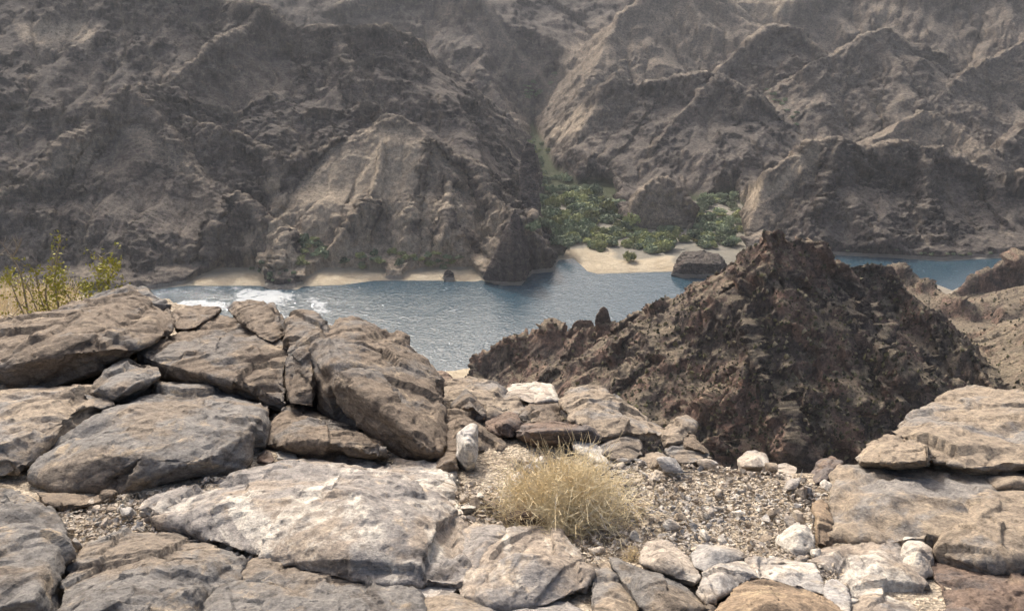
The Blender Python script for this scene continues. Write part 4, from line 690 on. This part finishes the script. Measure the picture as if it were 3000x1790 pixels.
B('rock', [(1881, 1379, 2.83), (1900, 1360, 2.9), (1935, 1355, 2.92), (1962, 1385, 2.82), (1950, 1415, 2.72), (1905, 1418, 2.7), (1920, 1390, 2.74)], 'light', 'knobbly pale rock on the gravel below the grey peaked rock', 'rock', MD, amp=0.5)
B('rock', [(1784, 1357, 2.9), (1800, 1342, 2.97), (1830, 1347, 2.95), (1851, 1370, 2.85), (1840, 1385, 2.8), (1800, 1380, 2.8)], 'light', 'squat pale stone touching the foot of the grey peaked rock', 'rock', MD, amp=0.4)
B('rock', [(1962, 1377, 2.85), (1985, 1362, 2.9), (2022, 1390, 2.8), (2010, 1402, 2.75), (1965, 1392, 2.78)], 'white', 'bright angular stone right of the knobbly pale rock', 'rock', MD, amp=0.3)
B('rock', [(1862, 1362, 2.9), (1890, 1327, 3.05), (1930, 1322, 3.08), (1970, 1347, 2.95), (1960, 1358, 2.9), (1890, 1358, 2.88)], 'tan', 'tan stone right of the grey peaked rock at the gravel rim', 'rock', MD, amp=0.4)
B('rock', [(1345, 1478, 2.5), (1392, 1464, 2.53), (1399, 1478, 2.48), (1358, 1495, 2.43), (1350, 1488, 2.42), (1395, 1486, 2.44)], 'white', 'small white brick-shaped stone right of the central slab', 'rock', MD, amp=0.2)
B('boulder', [(-430, 880, 7.2), (60, 850, 7.4), (180, 856, 7.4), (230, 880, 7.2), (200, 925, 6.8), (60, 935, 6.6), (-430, 935, 6.6)], 'tan', 'low pale rock behind the green bush at the left edge', 'rock', LF)

# ------------------------------------------------------------------ loose stones and gravel
def stone_mesh(i, sub=2):
    r = np.random.default_rng(500+i); bm = bmesh.new()
    pts = r.normal(size=(14, 3)); pts /= np.linalg.norm(pts, axis=1)[:, None]; pts *= r.uniform(0.75, 1.0, (14, 1)); pts *= np.array((1, r.uniform(0.6, 0.95), r.uniform(0.45, 0.75)))
    hull_into(bm, pts)
    bmesh.ops.bevel(bm, geom=list(bm.edges), offset=0.07, segments=1, affect='EDGES')
    bmesh.ops.triangulate(bm, faces=bm.faces); bmesh.ops.recalc_face_normals(bm, faces=bm.faces)
    me = bpy.data.meshes.new('stone'); bm.to_mesh(me); bm.free(); return me
stone_names = ['light', 'pebble', 'tan', 'white', 'pebble', 'light']
stone_mesh_list = []
for i in range(18):
    me = stone_mesh(i); me.materials.append(M[stone_names[i % 6]]); stone_mesh_list.append(me)
GR = [(1450, 1560), (1480, 1470), (1520, 1350), (1760, 1330), (1900, 1300), (2100, 1315), (2260, 1370), (2440, 1430), (2400, 1560), (2300, 1640), (2400, 1700), (2150, 1640), (1850, 1600), (1760, 1620), (1740, 1760), (1690, 1640), (1620, 1560)]
GL = [(160, 1500), (260, 1470), (430, 1440), (720, 1395), (800, 1375), (700, 1415), (570, 1430), (440, 1490), (640, 1560), (810, 1620), (830, 1650), (700, 1640), (430, 1555), (270, 1600), (220, 1600)]
GM = [(1310, 1400), (1440, 1420), (1490, 1470), (1470, 1560), (1390, 1600), (1345, 1560)]
GC = [(2120, 1650), (2400, 1600), (2480, 1720), (2520, 1800), (2430, 1760), (2330, 1700), (2200, 1690)]
def scatter(poly, n):
    xs = [p[0] for p in poly]; ys = [p[1] for p in poly]; out = []
    while len(out) < n:
        a = rng.uniform(min(xs), max(xs), n*3); b = rng.uniform(min(ys), max(ys), n*3); m = in_poly(a, b, poly)
        out += list(zip(a[m], b[m]))
    return out[:n]
def stone_at(px, py, r):
    g = ground_pt(px, py); z = float(ground_z([g[0]], [g[1]])[0])
    return np.array((g[0], g[1], z+0.4*r+0.010))
SG = {0: ('small pale stone lying loose on the gravel slope by the dry bush', 'loose stones on the right gravel slope', GR, 175),
      1: ('small stone in the rubble strip at the foot of the massive left boulder', 'loose stones in the left rubble strip', GL, 75),
      2: ('small stone between the pale central slab and the dry bush', 'loose stones beside the central slab', GM, 30),
      3: ('small stone among the slabs at the bottom right', 'loose stones at the bottom right', GC, 22)}
for k, (lab, grp, poly, n) in SG.items():
    for i, (px, py) in enumerate(scatter(poly, n)):
        s = float(np.clip(rng.lognormal(3.3, 0.45), 14, 70))
        if k == 0 and py < 1440: s *= 1.35
        Y = ground_pt(px, py)[1]; r = s/FPX*Y*0.72
        o = bpy.data.objects.new('stone', stone_mesh_list[int(rng.integers(18))]); C.objects.link(o)
        o.location = stone_at(px, py, r); o.scale = (r, r*rng.uniform(0.7, 1.0), r*rng.uniform(0.7, 1.0))
        o.rotation_euler = (rng.uniform(-0.5, 0.5), rng.uniform(-0.5, 0.5), rng.uniform(0, 6.28)); tag(o, lab, 'stone', grp)
def gravel(name, label, polys, n, smin, smax, mats):
    base = []
    for i in range(8):
        r = np.random.default_rng(900+i); bm = bmesh.new(); hull_into(bm, r.normal(size=(9, 3))*np.array((1, 0.8, 0.55)))
        bmesh.ops.triangulate(bm, faces=bm.faces); bmesh.ops.recalc_face_normals(bm, faces=bm.faces); bm.verts.index_update()
        v = np.array([q.co[:] for q in bm.verts]); f = np.array([[a.index for a in fc.verts] for fc in bm.faces]); bm.free()
        base.append((v/np.abs(v).max(), f))
    V, F, MI = [], [], []; off = 0
    tot = sum(abs(sum(p[i-1][0]*p[i][1]-p[i][0]*p[i-1][1] for i in range(len(p)))) for p in polys)
    for p in polys:
        ar = abs(sum(p[i-1][0]*p[i][1]-p[i][0]*p[i-1][1] for i in range(len(p))))
        pts = scatter(p, max(20, int(n*ar/tot))); G = np.array([ground_pt(a, b) for a, b in pts]); zz = ground_z(G[:, 0], G[:, 1])
        for (g, z) in zip(G, zz):
            v, f = base[int(rng.integers(8))]; r = float(np.clip(rng.lognormal(math.log(smin*1.6), 0.45), smin, smax))/FPX*g[1]*0.6
            a = rng.uniform(0, 6.28); c_, s_ = math.cos(a), math.sin(a); R = np.array(((c_, -s_, 0), (s_, c_, 0), (0, 0, 1)))
            V.append(v@R.T*r+np.array((g[0], g[1], z+0.32*r+0.012))); F.append(f+off); off += len(v); MI.append(np.full(len(f), int(rng.integers(len(mats)))))
    me = mesh_from(name, np.vstack(V), np.vstack(F), smooth=False)
    o = obj(name, me, None)
    for m in mats: me.materials.append(M[m])
    me.polygons.foreach_set('material_index', np.concatenate(MI).astype(np.int32)); me.update()
    return tag(o, label, 'gravel', kind='stuff')
def rpix(x, y, s): return [(x-s, y-s), (x+s, y-s), (x+s, y+s), (x-s, y+s)]
gravel('gravel', 'fine pale gravel and rock chips covering the ground between the boulders', [GR, GL, GM, GC], 9500, 7.0, 24, ['light', 'pebble', 'pebble', 'white', 'light', 'tan'])
# ------------------------------------------------------------------ rocks by the water and pinnacles on the near ridge
def W(px, py): return float(atz(px, py)[1])
FR = dict(cat='rock', smooth=2)
y0 = W(2060, 815)
B('rock_islet', [(1966, 805, y0+4), (2000, 816, y0), (2060, 817, y0), (2120, 813, y0+1), (2137, 790, y0+8), (2122, 760, y0+10), (2100, 742, y0+14), (2060, 734, y0+16), (2000, 738, y0+16), (1982, 760, y0+10), (2010, 770, y0+1), (2110, 775, y0+2)], 'far', 'dark flat-topped rock islet in the river off the sandbar', vox=0.35, amp=14, **FR)
y0 = W(1312, 826)
B('river_rock', [(1296, 815, y0+2), (1305, 828, y0), (1325, 828, y0), (1333, 815, y0+2), (1328, 798, y0+4), (1312, 788, y0+5), (1300, 800, y0+4)], 'far', 'small dark rock standing in the water in front of the beach', vox=0.3, amp=9, **FR)
y0 = W(820, 850)
B('river_rock', [(770, 842, y0+3), (800, 852, y0), (850, 856, y0-1), (872, 845, y0+3), (865, 822, y0+7), (820, 812, y0+9), (780, 822, y0+8)], 'far', 'low dark rock point with shrubs between the two left beaches', vox=0.3, amp=9, **FR)
y0 = W(1150, 812)
B('river_rock', [(1125, 812, y0+2), (1150, 820, y0), (1185, 818, y0), (1190, 790, y0+6), (1170, 765, y0+10), (1145, 770, y0+10), (1128, 790, y0+6)], 'far', 'dark rock knob on the shore between the middle and right beaches', vox=0.3, amp=9, **FR)
B('rock_crag', [(1509, 612, 462), (1496, 634, 458), (1478, 690, 453), (1450, 765, 449), (1412, 818, 448), (1470, 842, 444), (1525, 842, 444), (1550, 802, 450), (1550, 740, 454), (1530, 650, 459), (1504, 720, 447)], 'far', 'dark pointed crag dropping into the water left of the green cove', 'crag', smooth=1, vox=0.45, amp=16)
B('rock_tower', [(1528, 445, 552), (1545, 418, 556), (1566, 424, 556), (1578, 520, 545), (1585, 610, 530), (1530, 612, 526), (1520, 520, 540)], 'far', 'dark upright rock tower above the crag, left of the gorge', 'crag', smooth=1, vox=0.5, amp=16, depth=14)
PIN = 'rock pinnacles along the crest of the near ridge'
def pin(pts, label, m='near'): B('rock_pinnacle', pts, m, label, 'pinnacle', PIN, smooth=1, vox=0.2, amp=6, rough=1.1, depth=5)
pin([(1742, 968, 279), (1744, 930, 280), (1758, 905, 282), (1768, 898, 282), (1780, 905, 282), (1778, 925, 281), (1795, 960, 280), (1770, 975, 279)], 'tall thin pinnacle, highest of the row left of the summit')
pin([(1795, 985, 277), (1800, 955, 278), (1830, 940, 279), (1852, 932, 279), (1860, 960, 278), (1850, 985, 276), (1820, 990, 276)], 'stubby pinnacle just right of the tall thin one')
pin([(1665, 985, 287), (1680, 945, 289), (1700, 936, 289), (1735, 938, 288), (1745, 970, 286), (1710, 990, 285)], 'broad pale pinnacle left of the tall thin one')
pin([(1595, 1000, 292), (1602, 970, 293), (1630, 952, 294), (1645, 958, 294), (1655, 985, 292), (1630, 998, 291)], 'double-headed dark pinnacle near the left end of the row')
pin([(1455, 1085, 300), (1462, 1040, 302), (1500, 1008, 304), (1522, 995, 304), (1560, 1010, 302), (1570, 1050, 299), (1520, 1100, 297), (1470, 1110, 297)], 'blocky reddish crag ending the near ridge above the beach')
pin([(1960, 920, 263), (1965, 885, 264), (1990, 868, 265), (2022, 860, 265), (2030, 890, 263), (2020, 935, 260), (1985, 940, 260)], 'red-brown squared crag on the shoulder left of the summit')
pin([(2500, 950, 228), (2512, 890, 231), (2530, 872, 232), (2550, 885, 231), (2550, 930, 228), (2530, 975, 226)], 'dark rounded crag right of the summit gully')

# ------------------------------------------------------------------ riverside thicket
def leaf_mat(name, c1, c2):
    s = NT(name); geo = s.n('ShaderNodeNewGeometry'); oi = s.n('ShaderNodeObjectInfo')
    n = s.noise(geo.outputs['Position'], 0.9, 4, 0.6)
    col = s.mix(s.step(n, 0.35, 0.65), c1, c2)
    hs = s.n('ShaderNodeHueSaturation'); s.l(col, hs.inputs['Color'])
    s.l(s.math('ADD', 0.55, s.math('MULTIPLY', oi.outputs['Random'], 0.75)), hs.inputs['Value'])
    s.l(hs.outputs[0], s.b.inputs['Base Color']); s.b.inputs['Roughness'].default_value = 0.8; s.b.inputs['Specular IOR Level'].default_value = 0.2
    return s.m
M['leafA'] = leaf_mat('tamarisk_leaf', (0.185, 0.225, 0.135), (0.28, 0.32, 0.20))
M['leafB'] = leaf_mat('willow_leaf', (0.24, 0.265, 0.11), (0.35, 0.355, 0.17))
M['leafC'] = leaf_mat('dark_leaf', (0.10, 0.135, 0.08), (0.15, 0.185, 0.11))
M['leafD'] = leaf_mat('dry_leaf', (0.20, 0.17, 0.06), (0.27, 0.215, 0.085))
def bush_mesh(seed, nq=420, size=0.16, lobes=6):
    r = np.random.default_rng(seed); V, F = [], []
    cs = [(np.array((0, 0, 0.42)), 0.62)]+[(np.array((math.cos(a)*0.5, math.sin(a)*0.5, r.uniform(0.25, 0.6))), r.uniform(0.28, 0.46)) for a in r.uniform(0, 6.28, lobes)]
    for i in range(nq):
        c, R = cs[int(r.integers(len(cs)))]; d = r.normal(size=3); d /= np.linalg.norm(d); d[2] = abs(d[2])*0.9-0.15
        p = c+d*R*r.uniform(0.7, 1.08); p[2] = max(p[2], 0.02)
        nrm = d+r.normal(size=3)*0.5; nrm /= np.linalg.norm(nrm); t = np.cross(nrm, r.normal(size=3)); t /= np.linalg.norm(t); b = np.cross(nrm, t)
        s1, s2 = size*r.uniform(0.5, 1.2), size*r.uniform(0.4, 0.9); k = len(V)
        V += [p-t*s1, p-b*s2*0.8, p+t*s1, p+b*s2]; F.append((k, k+1, k+2, k+3))
    return mesh_from('bush', np.array(V), np.array(F), smooth=False)
bushes = {}
for k, m in enumerate(('leafA', 'leafB', 'leafC', 'leafD')):
    bushes[m] = []
    for i in range(4):
        me = bush_mesh(700+k*10+i); me.materials.append(M[m]); bushes[m].append(me)
BUSH = []
def bush(px, py, rpx, kind, label, group, T=None):
    p = hit(T or TF, px, py)
    if p[2] >= RIV+0.05: BUSH.append((rpx, p, rpx/FPX*p[1], kind, label, group, int(rng.integers(4)), rng.uniform(0.6, 1.45), rng.uniform(0, 6.28)))
def plant_bushes(limit=290):
    """the bushes that show largest are things of their own; the small remainder is one mass of brush"""
    order = sorted(BUSH, key=lambda q: -q[0]); V, F, MI = [], [], []; off = 0; kinds = ['leafA', 'leafB', 'leafC', 'leafD']
    for i, (rpx, p, r, kind, label, group, vi, sz, rot) in enumerate(order):
        me = bushes[kind][vi]; loc = (p[0], p[1], p[2]-0.15*r)
        if i < limit:
            o = bpy.data.objects.new('riverside_bush', me); C.objects.link(o); o.location = loc; o.scale = (r, r, r*sz); o.rotation_euler = (0, 0, rot); tag(o, label, 'bush', group)
        else:
            co = np.empty(len(me.vertices)*3, np.float32); me.vertices.foreach_get('co', co); co = co.reshape(-1, 3)*np.array((r, r, r*sz), np.float32)
            c_, s_ = math.cos(rot), math.sin(rot); co = co@np.array(((c_, -s_, 0), (s_, c_, 0), (0, 0, 1)), np.float32).T+np.array(loc, np.float32)
            V.append(co); n = len(co)//4; F.append(np.arange(n*4).reshape(n, 4)+off); off += n*4; MI.append(np.full(n, kinds.index(kind)))
    me = mesh_from('canyon_brush', np.vstack(V), np.vstack(F), smooth=False); o = obj('canyon_brush', me, None)
    for k in kinds: me.materials.append(M[k])
    me.polygons.foreach_set('material_index', np.concatenate(MI).astype(np.int32)); me.update()
    tag(o, 'small far shrubs in the gullies and along the canyon banks', 'brush', kind='stuff')
def thicket(poly, n, rmin, rmax, kinds, label, group):
    for px, py in sorted(scatter(poly, n), key=lambda q: q[1]):
        bush(px, py+rmin*0.3, rng.uniform(rmin, rmax), kinds[int(rng.integers(len(kinds)))], label, group)
thicket([(1545, 660), (1600, 610), (1700, 560), (1760, 560), (1820, 575), (1845, 640), (1760, 650), (1700, 700), (1640, 725), (1590, 705)], 112, 22, 36, ['leafA', 'leafC', 'leafA', 'leafB'], 'grey-green bush in the thicket left of the rock knoll on the delta', 'bushes of the delta thicket')
thicket([(1700, 690), (1850, 650), (1860, 700), (2010, 700), (1990, 722), (1900, 735), (1800, 722), (1740, 735)], 64, 20, 32, ['leafB', 'leafA', 'leafB'], 'yellow-green bush along the front of the thicket above the sandbar', 'bushes along the sandbar')
thicket([(2015, 690), (2030, 600), (2060, 565), (2160, 575), (2180, 650), (2180, 700), (2120, 725), (2030, 725)], 74, 19, 31, ['leafA', 'leafB', 'leafA', 'leafC'], 'green bush in the side valley right of the rock knoll', 'bushes right of the knoll')
thicket([(2030, 700), (2120, 690), (2130, 715), (2040, 722)], 7, 8, 13, ['leafD'], 'orange-yellow bush at the mouth of the right side valley', 'autumn-coloured bushes')
thicket([(1560, 620), (1570, 520), (1640, 520), (1730, 550), (1640, 600)], 30, 14, 22, ['leafA', 'leafC'], 'green bush at the head of the delta below the gorge', 'bushes at the gorge mouth')
thicket([(1530, 420), (1550, 395), (1590, 400), (1610, 450), (1570, 470)], 10, 6, 11, ['leafA', 'leafB'], 'small green bush on the floor of the narrow gorge', 'bushes in the gorge')
thicket([(1500, 280), (1560, 250), (1630, 215), (1640, 250), (1560, 305)], 14, 7, 13, ['leafC', 'leafA'], 'bush in the high green hollow above the gorge', 'bushes of the high hollow')
thicket([(2240, 265), (2290, 285), (2335, 330), (2340, 380), (2290, 320)], 12, 7, 12, ['leafC', 'leafA'], 'bush in the steep green gully on the right mountainside', 'bushes of the right gully')
thicket([(860, 715), (930, 695), (965, 730), (960, 785), (880, 780)], 16, 17, 27, ['leafC', 'leafA', 'leafB'], 'big dark green bush above the left beach', 'bushes above the left beach')
thicket([(980, 770), (1150, 735), (1250, 740), (1430, 755), (1420, 785), (1200, 785), (1000, 790)], 30, 12, 22, ['leafC', 'leafA', 'leafB'], 'shrub on the golden bench above the middle beaches', 'shrubs on the golden bench')
thicket([(700, 790), (790, 770), (870, 800), (880, 840), (800, 845), (780, 820)], 12, 8, 14, ['leafC', 'leafA'], 'shrub crowding the rock point between the left beaches', 'shrubs on the rock point')
thicket([(2430, 735), (2900, 745), (2900, 752), (2430, 742)], 14, 5, 9, ['leafC', 'leafA'], 'low shrub at the waterline of the right-hand channel', 'shrubs on the right channel bank')
thicket([(1840, 672), (2030, 672), (2040, 706), (1840, 712)], 24, 15, 24, ['leafB', 'leafA'], 'bush at the very foot of the rock knoll on the delta', 'bushes at the foot of the knoll')
thicket([(1572, 560), (1615, 560), (1580, 440), (1555, 402), (1545, 404), (1560, 470)], 18, 8, 14, ['leafA', 'leafC', 'leafB'], 'bush on the pale strip leading up into the gorge', 'bushes on the gorge floor')
bush(1838, 765, 27, 'leafB', 'lone round yellow-green bush on the pale sandbar', 'bushes along the sandbar')
bush(2010, 765, 14, 'leafB', 'small bush at the right end of the sandbar beside the islet', 'bushes along the sandbar')

plant_bushes()

# scrub specks over the near ridge: too many and too small to count
def scrub(name, label, T, n, box, mats, rm):
    V, F, MI = [], [], []; off = 0; r = np.random.default_rng(77)
    base = []
    for i in range(5):
        bm = bmesh.new(); hull_into(bm, r.normal(size=(12, 3))*np.array((1, 1, 0.8))); bmesh.ops.triangulate(bm, faces=bm.faces); bm.verts.index_update()
        v = np.array([q.co[:] for q in bm.verts]); f = np.array([[a.index for a in fc.verts] for fc in bm.faces]); bm.free(); base.append((v/np.abs(v).max(), f))
    dens = np.random.default_rng(5)
    while len(V) < n:
        px, py = r.uniform(box[0], box[2]), r.uniform(box[1], box[3]); p = hit(T, px, py)
        if p[2] < RIV+3 or p[1] < 130 or p[1] > 420: continue
        if pn([p[0]/18], [p[1]/18], [0.5])[0] < r.uniform(-0.5, 0.3): continue
        v, f = base[int(r.integers(5))]; rr = float(np.clip(r.lognormal(math.log(rm), 0.4), rm*0.4, rm*2.4))
        V.append(v*rr+p+np.array((0, 0, 0.3*rr))); F.append(f+off); off += len(v); MI.append(np.full(len(f), int(r.integers(len(mats)))))
    me = mesh_from(name, np.vstack(V), np.vstack(F), smooth=False); o = obj(name, me, None)
    for m in mats: me.materials.append(M[m])
    me.polygons.foreach_set('material_index', np.concatenate(MI).astype(np.int32)); me.update()
    tag(o, label, 'scrub', kind='stuff')
M['scrubA'] = leaf_mat('olive_scrub', (0.14, 0.13, 0.06), (0.20, 0.18, 0.09)); M['scrubB'] = leaf_mat('pale_scrub', (0.27, 0.23, 0.14), (0.34, 0.29, 0.19)); M['scrubC'] = leaf_mat('dark_scrub', (0.05, 0.05, 0.03), (0.08, 0.075, 0.045))
scrub('desert_scrub', 'desert scrub dotted all over the near dark ridge', TN, 4200, (1450, 690, 3000, 1400), ['scrubA', 'scrubC', 'scrubB', 'scrubC'], 0.42)

# ------------------------------------------------------------------ plants of the overlook
def tube(V, F, pts, r0, r1, sides=4):
    pts = np.array(pts, float); k = len(V); n = len(pts); d = np.gradient(pts, axis=0); d /= np.linalg.norm(d, axis=1)[:, None]+1e-9
    up = np.array((0.3, 0.2, 1.0)); a = np.cross(d, up); a /= np.linalg.norm(a, axis=1)[:, None]+1e-9; b = np.cross(d, a)
    for i in range(n):
        r = r0+(r1-r0)*i/(n-1)
        for j in range(sides):
            t = 6.28319*j/sides; V.append(pts[i]+r*(math.cos(t)*a[i]+math.sin(t)*b[i]))
    for i in range(n-1):
        for j in range(sides):
            F.append((k+i*sides+j, k+i*sides+(j+1) % sides, k+(i+1)*sides+(j+1) % sides, k+(i+1)*sides+j))
def smoothpath(pts, n=14):
    pts = np.array(pts, float); t = np.linspace(0, len(pts)-1, n); i = np.clip(t.astype(int), 0, len(pts)-2); f = (t-i)[:, None]
    p0 = pts[np.clip(i-1, 0, None)]; p1 = pts[i]; p2 = pts[i+1]; p3 = pts[np.clip(i+2, None, len(pts)-1)]
    return 0.5*((2*p1)+(-p0+p2)*f+(2*p0-5*p1+4*p2-p3)*f**2+(-p0+3*p1-3*p2+p3)*f**3)
def flat_mat(name, c1, c2, sc=30):
    s = NT(name); geo = s.n('ShaderNodeNewGeometry'); n = s.noise(geo.outputs['Position'], sc, 3, 0.6)
    s.l(s.mix(s.step(n, 0.3, 0.7), c1, c2), s.b.inputs['Base Color']); s.b.inputs['Roughness'].default_value = 0.75; s.b.inputs['Specular IOR Level'].default_value = 0.3
    return s.m
M['creosote_leaf'] = flat_mat('creosote_leaf', (0.24, 0.235, 0.035), (0.42, 0.38, 0.07), 14)
M['twig'] = flat_mat('grey_twig', (0.20, 0.165, 0.125), (0.34, 0.29, 0.23))
M['straw'] = flat_mat('straw', (0.62, 0.49, 0.28), (0.80, 0.69, 0.46), 12)
M['straw_dark'] = flat_mat('straw_base', (0.22, 0.15, 0.08), (0.36, 0.26, 0.14), 20)
M['pale_twig'] = flat_mat('pale_twig', (0.60, 0.54, 0.44), (0.72, 0.66, 0.56), 20)
YB = 5.7
stems = [[(105, 1000), (85, 930), (72, 860), (60, 800), (35, 755), (10, 720), (-30, 670)], [(35, 755), (48, 735), (58, 715), (62, 698)], [(10, 745), (-40, 748)],
         [(180, 975), (172, 900), (162, 840), (165, 770), (172, 720), (186, 702)], [(185, 970), (240, 920), (285, 860), (290, 815), (300, 770), (297, 755), (283, 743)],
         [(175, 970), (140, 900), (135, 840), (150, 790), (158, 760)], [(185, 965), (215, 900), (190, 850), (182, 800)], [(185, 970), (250, 930), (310, 895), (350, 870), (365, 858)],
         [(110, 1000), (60, 900), (40, 850), (25, 810), (20, 790)], [(180, 975), (120, 930), (90, 860), (70, 820)], [(188, 968), (268, 885), (310, 830), (335, 790), (342, 765)],
         [(120, 995), (100, 955), (60, 935), (20, 920)], [(182, 972), (150, 930), (120, 880), (105, 800), (102, 785)]]
croot = empty('creosote_bush', P(175, 985, YB)); tag(croot, 'green creosote bush with bare grey twigs behind the left boulders', 'bush')
base = np.array(croot.location)
leafpts = []
for i, st in enumerate(stems):
    V, F = [], []; yo = rng.uniform(-0.18, 0.18)
    path = smoothpath([P(x, y, YB+yo*k/len(st)) for k, (x, y) in enumerate(st)])-base
    main = i in (0, 3, 4, 5)
    tube(V, F, path, 0.009 if main else 0.006, 0.003)
    for k in range(3, 13, 2):                                          # side twigs
        d = rng.normal(size=3)*np.array((1, 0.8, 0.6))+np.array((0, 0, 0.7)); d /= np.linalg.norm(d); L = rng.uniform(0.05, 0.14)
        tw = np.array([path[k], path[k]+d*L*0.5, path[k]+d*L+np.array((0, 0, 0.02))]); tube(V, F, tw, 0.003, 0.0018, 3)
        if i not in (0, 1, 2) or rng.random() < 0.0: leafpts += [tw[1], tw[2]]
    if i not in (0, 1, 2, 11): leafpts += [p for p in path[5:12]]
    obj('branch', mesh_from('branch', np.array(V), np.array(F)), M['twig'], croot)
for c, n, s in (((160, 830), 26, 22), ((165, 880), 30, 28), ((305, 800), 34, 26), ((260, 880), 34, 30), ((330, 772), 14, 14), ((30, 815), 14, 18), ((312, 865), 16, 20), ((95, 930), 14, 22), ((250, 840), 16, 16), ((350, 880), 12, 16), ((150, 920), 22, 26), ((175, 795), 12, 16)):
    for k in range(n): leafpts.append(P(c[0]+rng.normal()*s*0.7, c[1]+rng.normal()*s*0.7, YB+rng.uniform(-0.15, 0.15))-base)
V, F = [], []
for q in leafpts:
    for k in range(6):
        p = q+rng.normal(size=3)*0.018; t = rng.normal(size=3)+np.array((0.2, 0, 0.8)); t /= np.linalg.norm(t); b = np.cross(t, rng.normal(size=3)); b /= np.linalg.norm(b)
        L, w_ = rng.uniform(0.016, 0.032), rng.uniform(0.005, 0.009); k0 = len(V)
        V += [p, p+t*L*0.5+b*w_, p+t*L, p+t*L*0.5-b*w_]; F.append((k0, k0+1, k0+2, k0+3))
obj('foliage', mesh_from('foliage', np.array(V), np.array(F), smooth=False), M['creosote_leaf'], croot)

def dry_bush(name, label, px, py, rx, ry, rz, n, seed, mat='straw', lean=(0, 0, 0), trad=0.0011, cat='bush'):
    r = np.random.default_rng(seed); g = ground_pt(px, py); g[2] = float(ground_z([g[0]], [g[1]])[0]); root = empty(name, g); tag(root, label, cat)
    sets = {'stems': ([], []), 'twigs': ([], []), 'litter': ([], [])}
    for i in range(n):
        a = r.uniform(0, 6.283); cz = r.uniform(0.02, 1.0)**0.8; s_ = math.sqrt(max(0, 1-cz*cz)); R = r.uniform(0.78, 1.08)
        tip = np.array((math.cos(a)*s_*rx*R, math.sin(a)*s_*ry*R, cz*rz*R))+np.array(lean)
        st = np.array((r.normal()*rx*0.12, r.normal()*ry*0.12, 0.0)); mid = st*0.4+tip*0.6+r.normal(size=3)*0.14*rx; mid[2] += 0.06*rz
        path = smoothpath([st, (st+mid)/2+r.normal(size=3)*0.06*rx, mid, tip], 7)
        key = 'stems' if i % 5 == 0 else 'twigs'
        if i % 5 == 0: tube(*sets['stems'], path, trad*1.7, trad*0.8, 3)
        for j in range(5):                                             # tangled side twigs near the shell
            q = path[int(r.integers(2, 7))]; d = r.normal(size=3)+0.8*(tip/np.linalg.norm(tip)); d /= np.linalg.norm(d); L = r.uniform(0.18, 0.42)*rx
            tube(*sets['twigs'], np.array([q, q+d*L*0.5+r.normal(size=3)*0.03*rx, q+d*L+r.normal(size=3)*0.12*rx]), trad*0.9, trad*0.5, 3)
    for i in range(n//2):
        q = np.array((r.normal()*rx*0.5, r.normal()*ry*0.5-ry*0.3, abs(r.normal())*rz*0.08+0.004)); d = r.normal(size=3)*np.array((1, 1, 0.3)); d /= np.linalg.norm(d)
        tube(*sets['litter'], np.array([q, q+d*0.12*rx, q+d*0.26*rx+r.normal(size=3)*0.01]), trad, trad*0.6, 3)
    for part, m in (('stems', 'pale_twig' if mat == 'straw' else mat), ('twigs', mat), ('litter', 'straw_dark')):
        V, F = sets[part]
        if V: tag(obj(part, mesh_from(part, np.array(V), np.array(F)), M[m], root), kind='stuff')
    return root
dry_bush('dry_bush', 'rounded straw-coloured dry bush on the gravel in the middle', 1655, 1500, 0.235, 0.20, 0.215, 700, 31)
dry_bush('dry_tuft', 'small patch of dry straw spilling below the big dry bush', 1640, 1560, 0.10, 0.08, 0.05, 90, 32, cat='tuft')
dry_bush('dry_tuft', 'small dry tuft between the grey slabs left of the long grey rib', 1850, 1612, 0.03, 0.03, 0.045, 40, 33, cat='tuft', trad=0.0009)
dry_bush('dry_tuft', 'thin dry tuft in the crevice above the pale cobbles right of the central slab', 1405, 1600, 0.045, 0.035, 0.03, 50, 34, cat='tuft', trad=0.0009)
dry_bush('dry_tuft', 'wisp of dry grass behind the grey peaked rock on the rim', 2140, 1325, 0.05, 0.04, 0.04, 50, 35, cat='tuft', trad=0.0009)

# dry grass behind the left boulders
V, F = [], []; r = np.random.default_rng(61)
for i in range(900):
    px, py = r.uniform(-60, 240), r.uniform(850, 985); Y = r.uniform(5.8, 7.2); p = P(px, py, Y); p[2] = float(ground_z([p[0]], [p[1]])[0])
    d = np.array((r.normal()*0.35, r.normal()*0.35, 1.0)); L = r.uniform(0.06, 0.20); tube(V, F, np.array([p, p+d*L*0.55, p+d*L+np.array((r.normal()*0.03, 0, -0.01))]), 0.0022, 0.001, 3)
tag(obj('dry_grass', mesh_from('dry_grass', np.array(V), np.array(F)), M['straw']), 'dry yellow grass around the creosote bush', 'grass', kind='stuff')

# ------------------------------------------------------------------ haze
def haze():
    bm = bmesh.new(); bmesh.ops.create_cube(bm, size=1.0); me = bpy.data.meshes.new('haze'); bm.to_mesh(me); bm.free()
    m = bpy.data.materials.new('haze'); m.use_nodes = True; nt = m.node_tree; nt.nodes.remove(nt.nodes['Principled BSDF'])
    v = nt.nodes.new('ShaderNodeVolumePrincipled'); v.inputs['Color'].default_value = (0.86, 0.90, 0.95, 1); v.inputs['Density'].default_value = HAZE
    v.inputs['Anisotropy'].default_value = 0.2
    nt.links.new(v.outputs[0], nt.nodes['Material Output'].inputs['Volume'])
    o = obj('haze', me, m); z1 = float(max(TF.G[:, :, 2].max(), 5))+8; z0 = RIV-8
    o.scale = (2200, 1500, z1-z0); o.location = (0, 690, (z0+z1)/2); tag(o, 'thin pale haze filling the canyon air', 'haze', kind='stuff')
HAZE = 0.00008
haze()
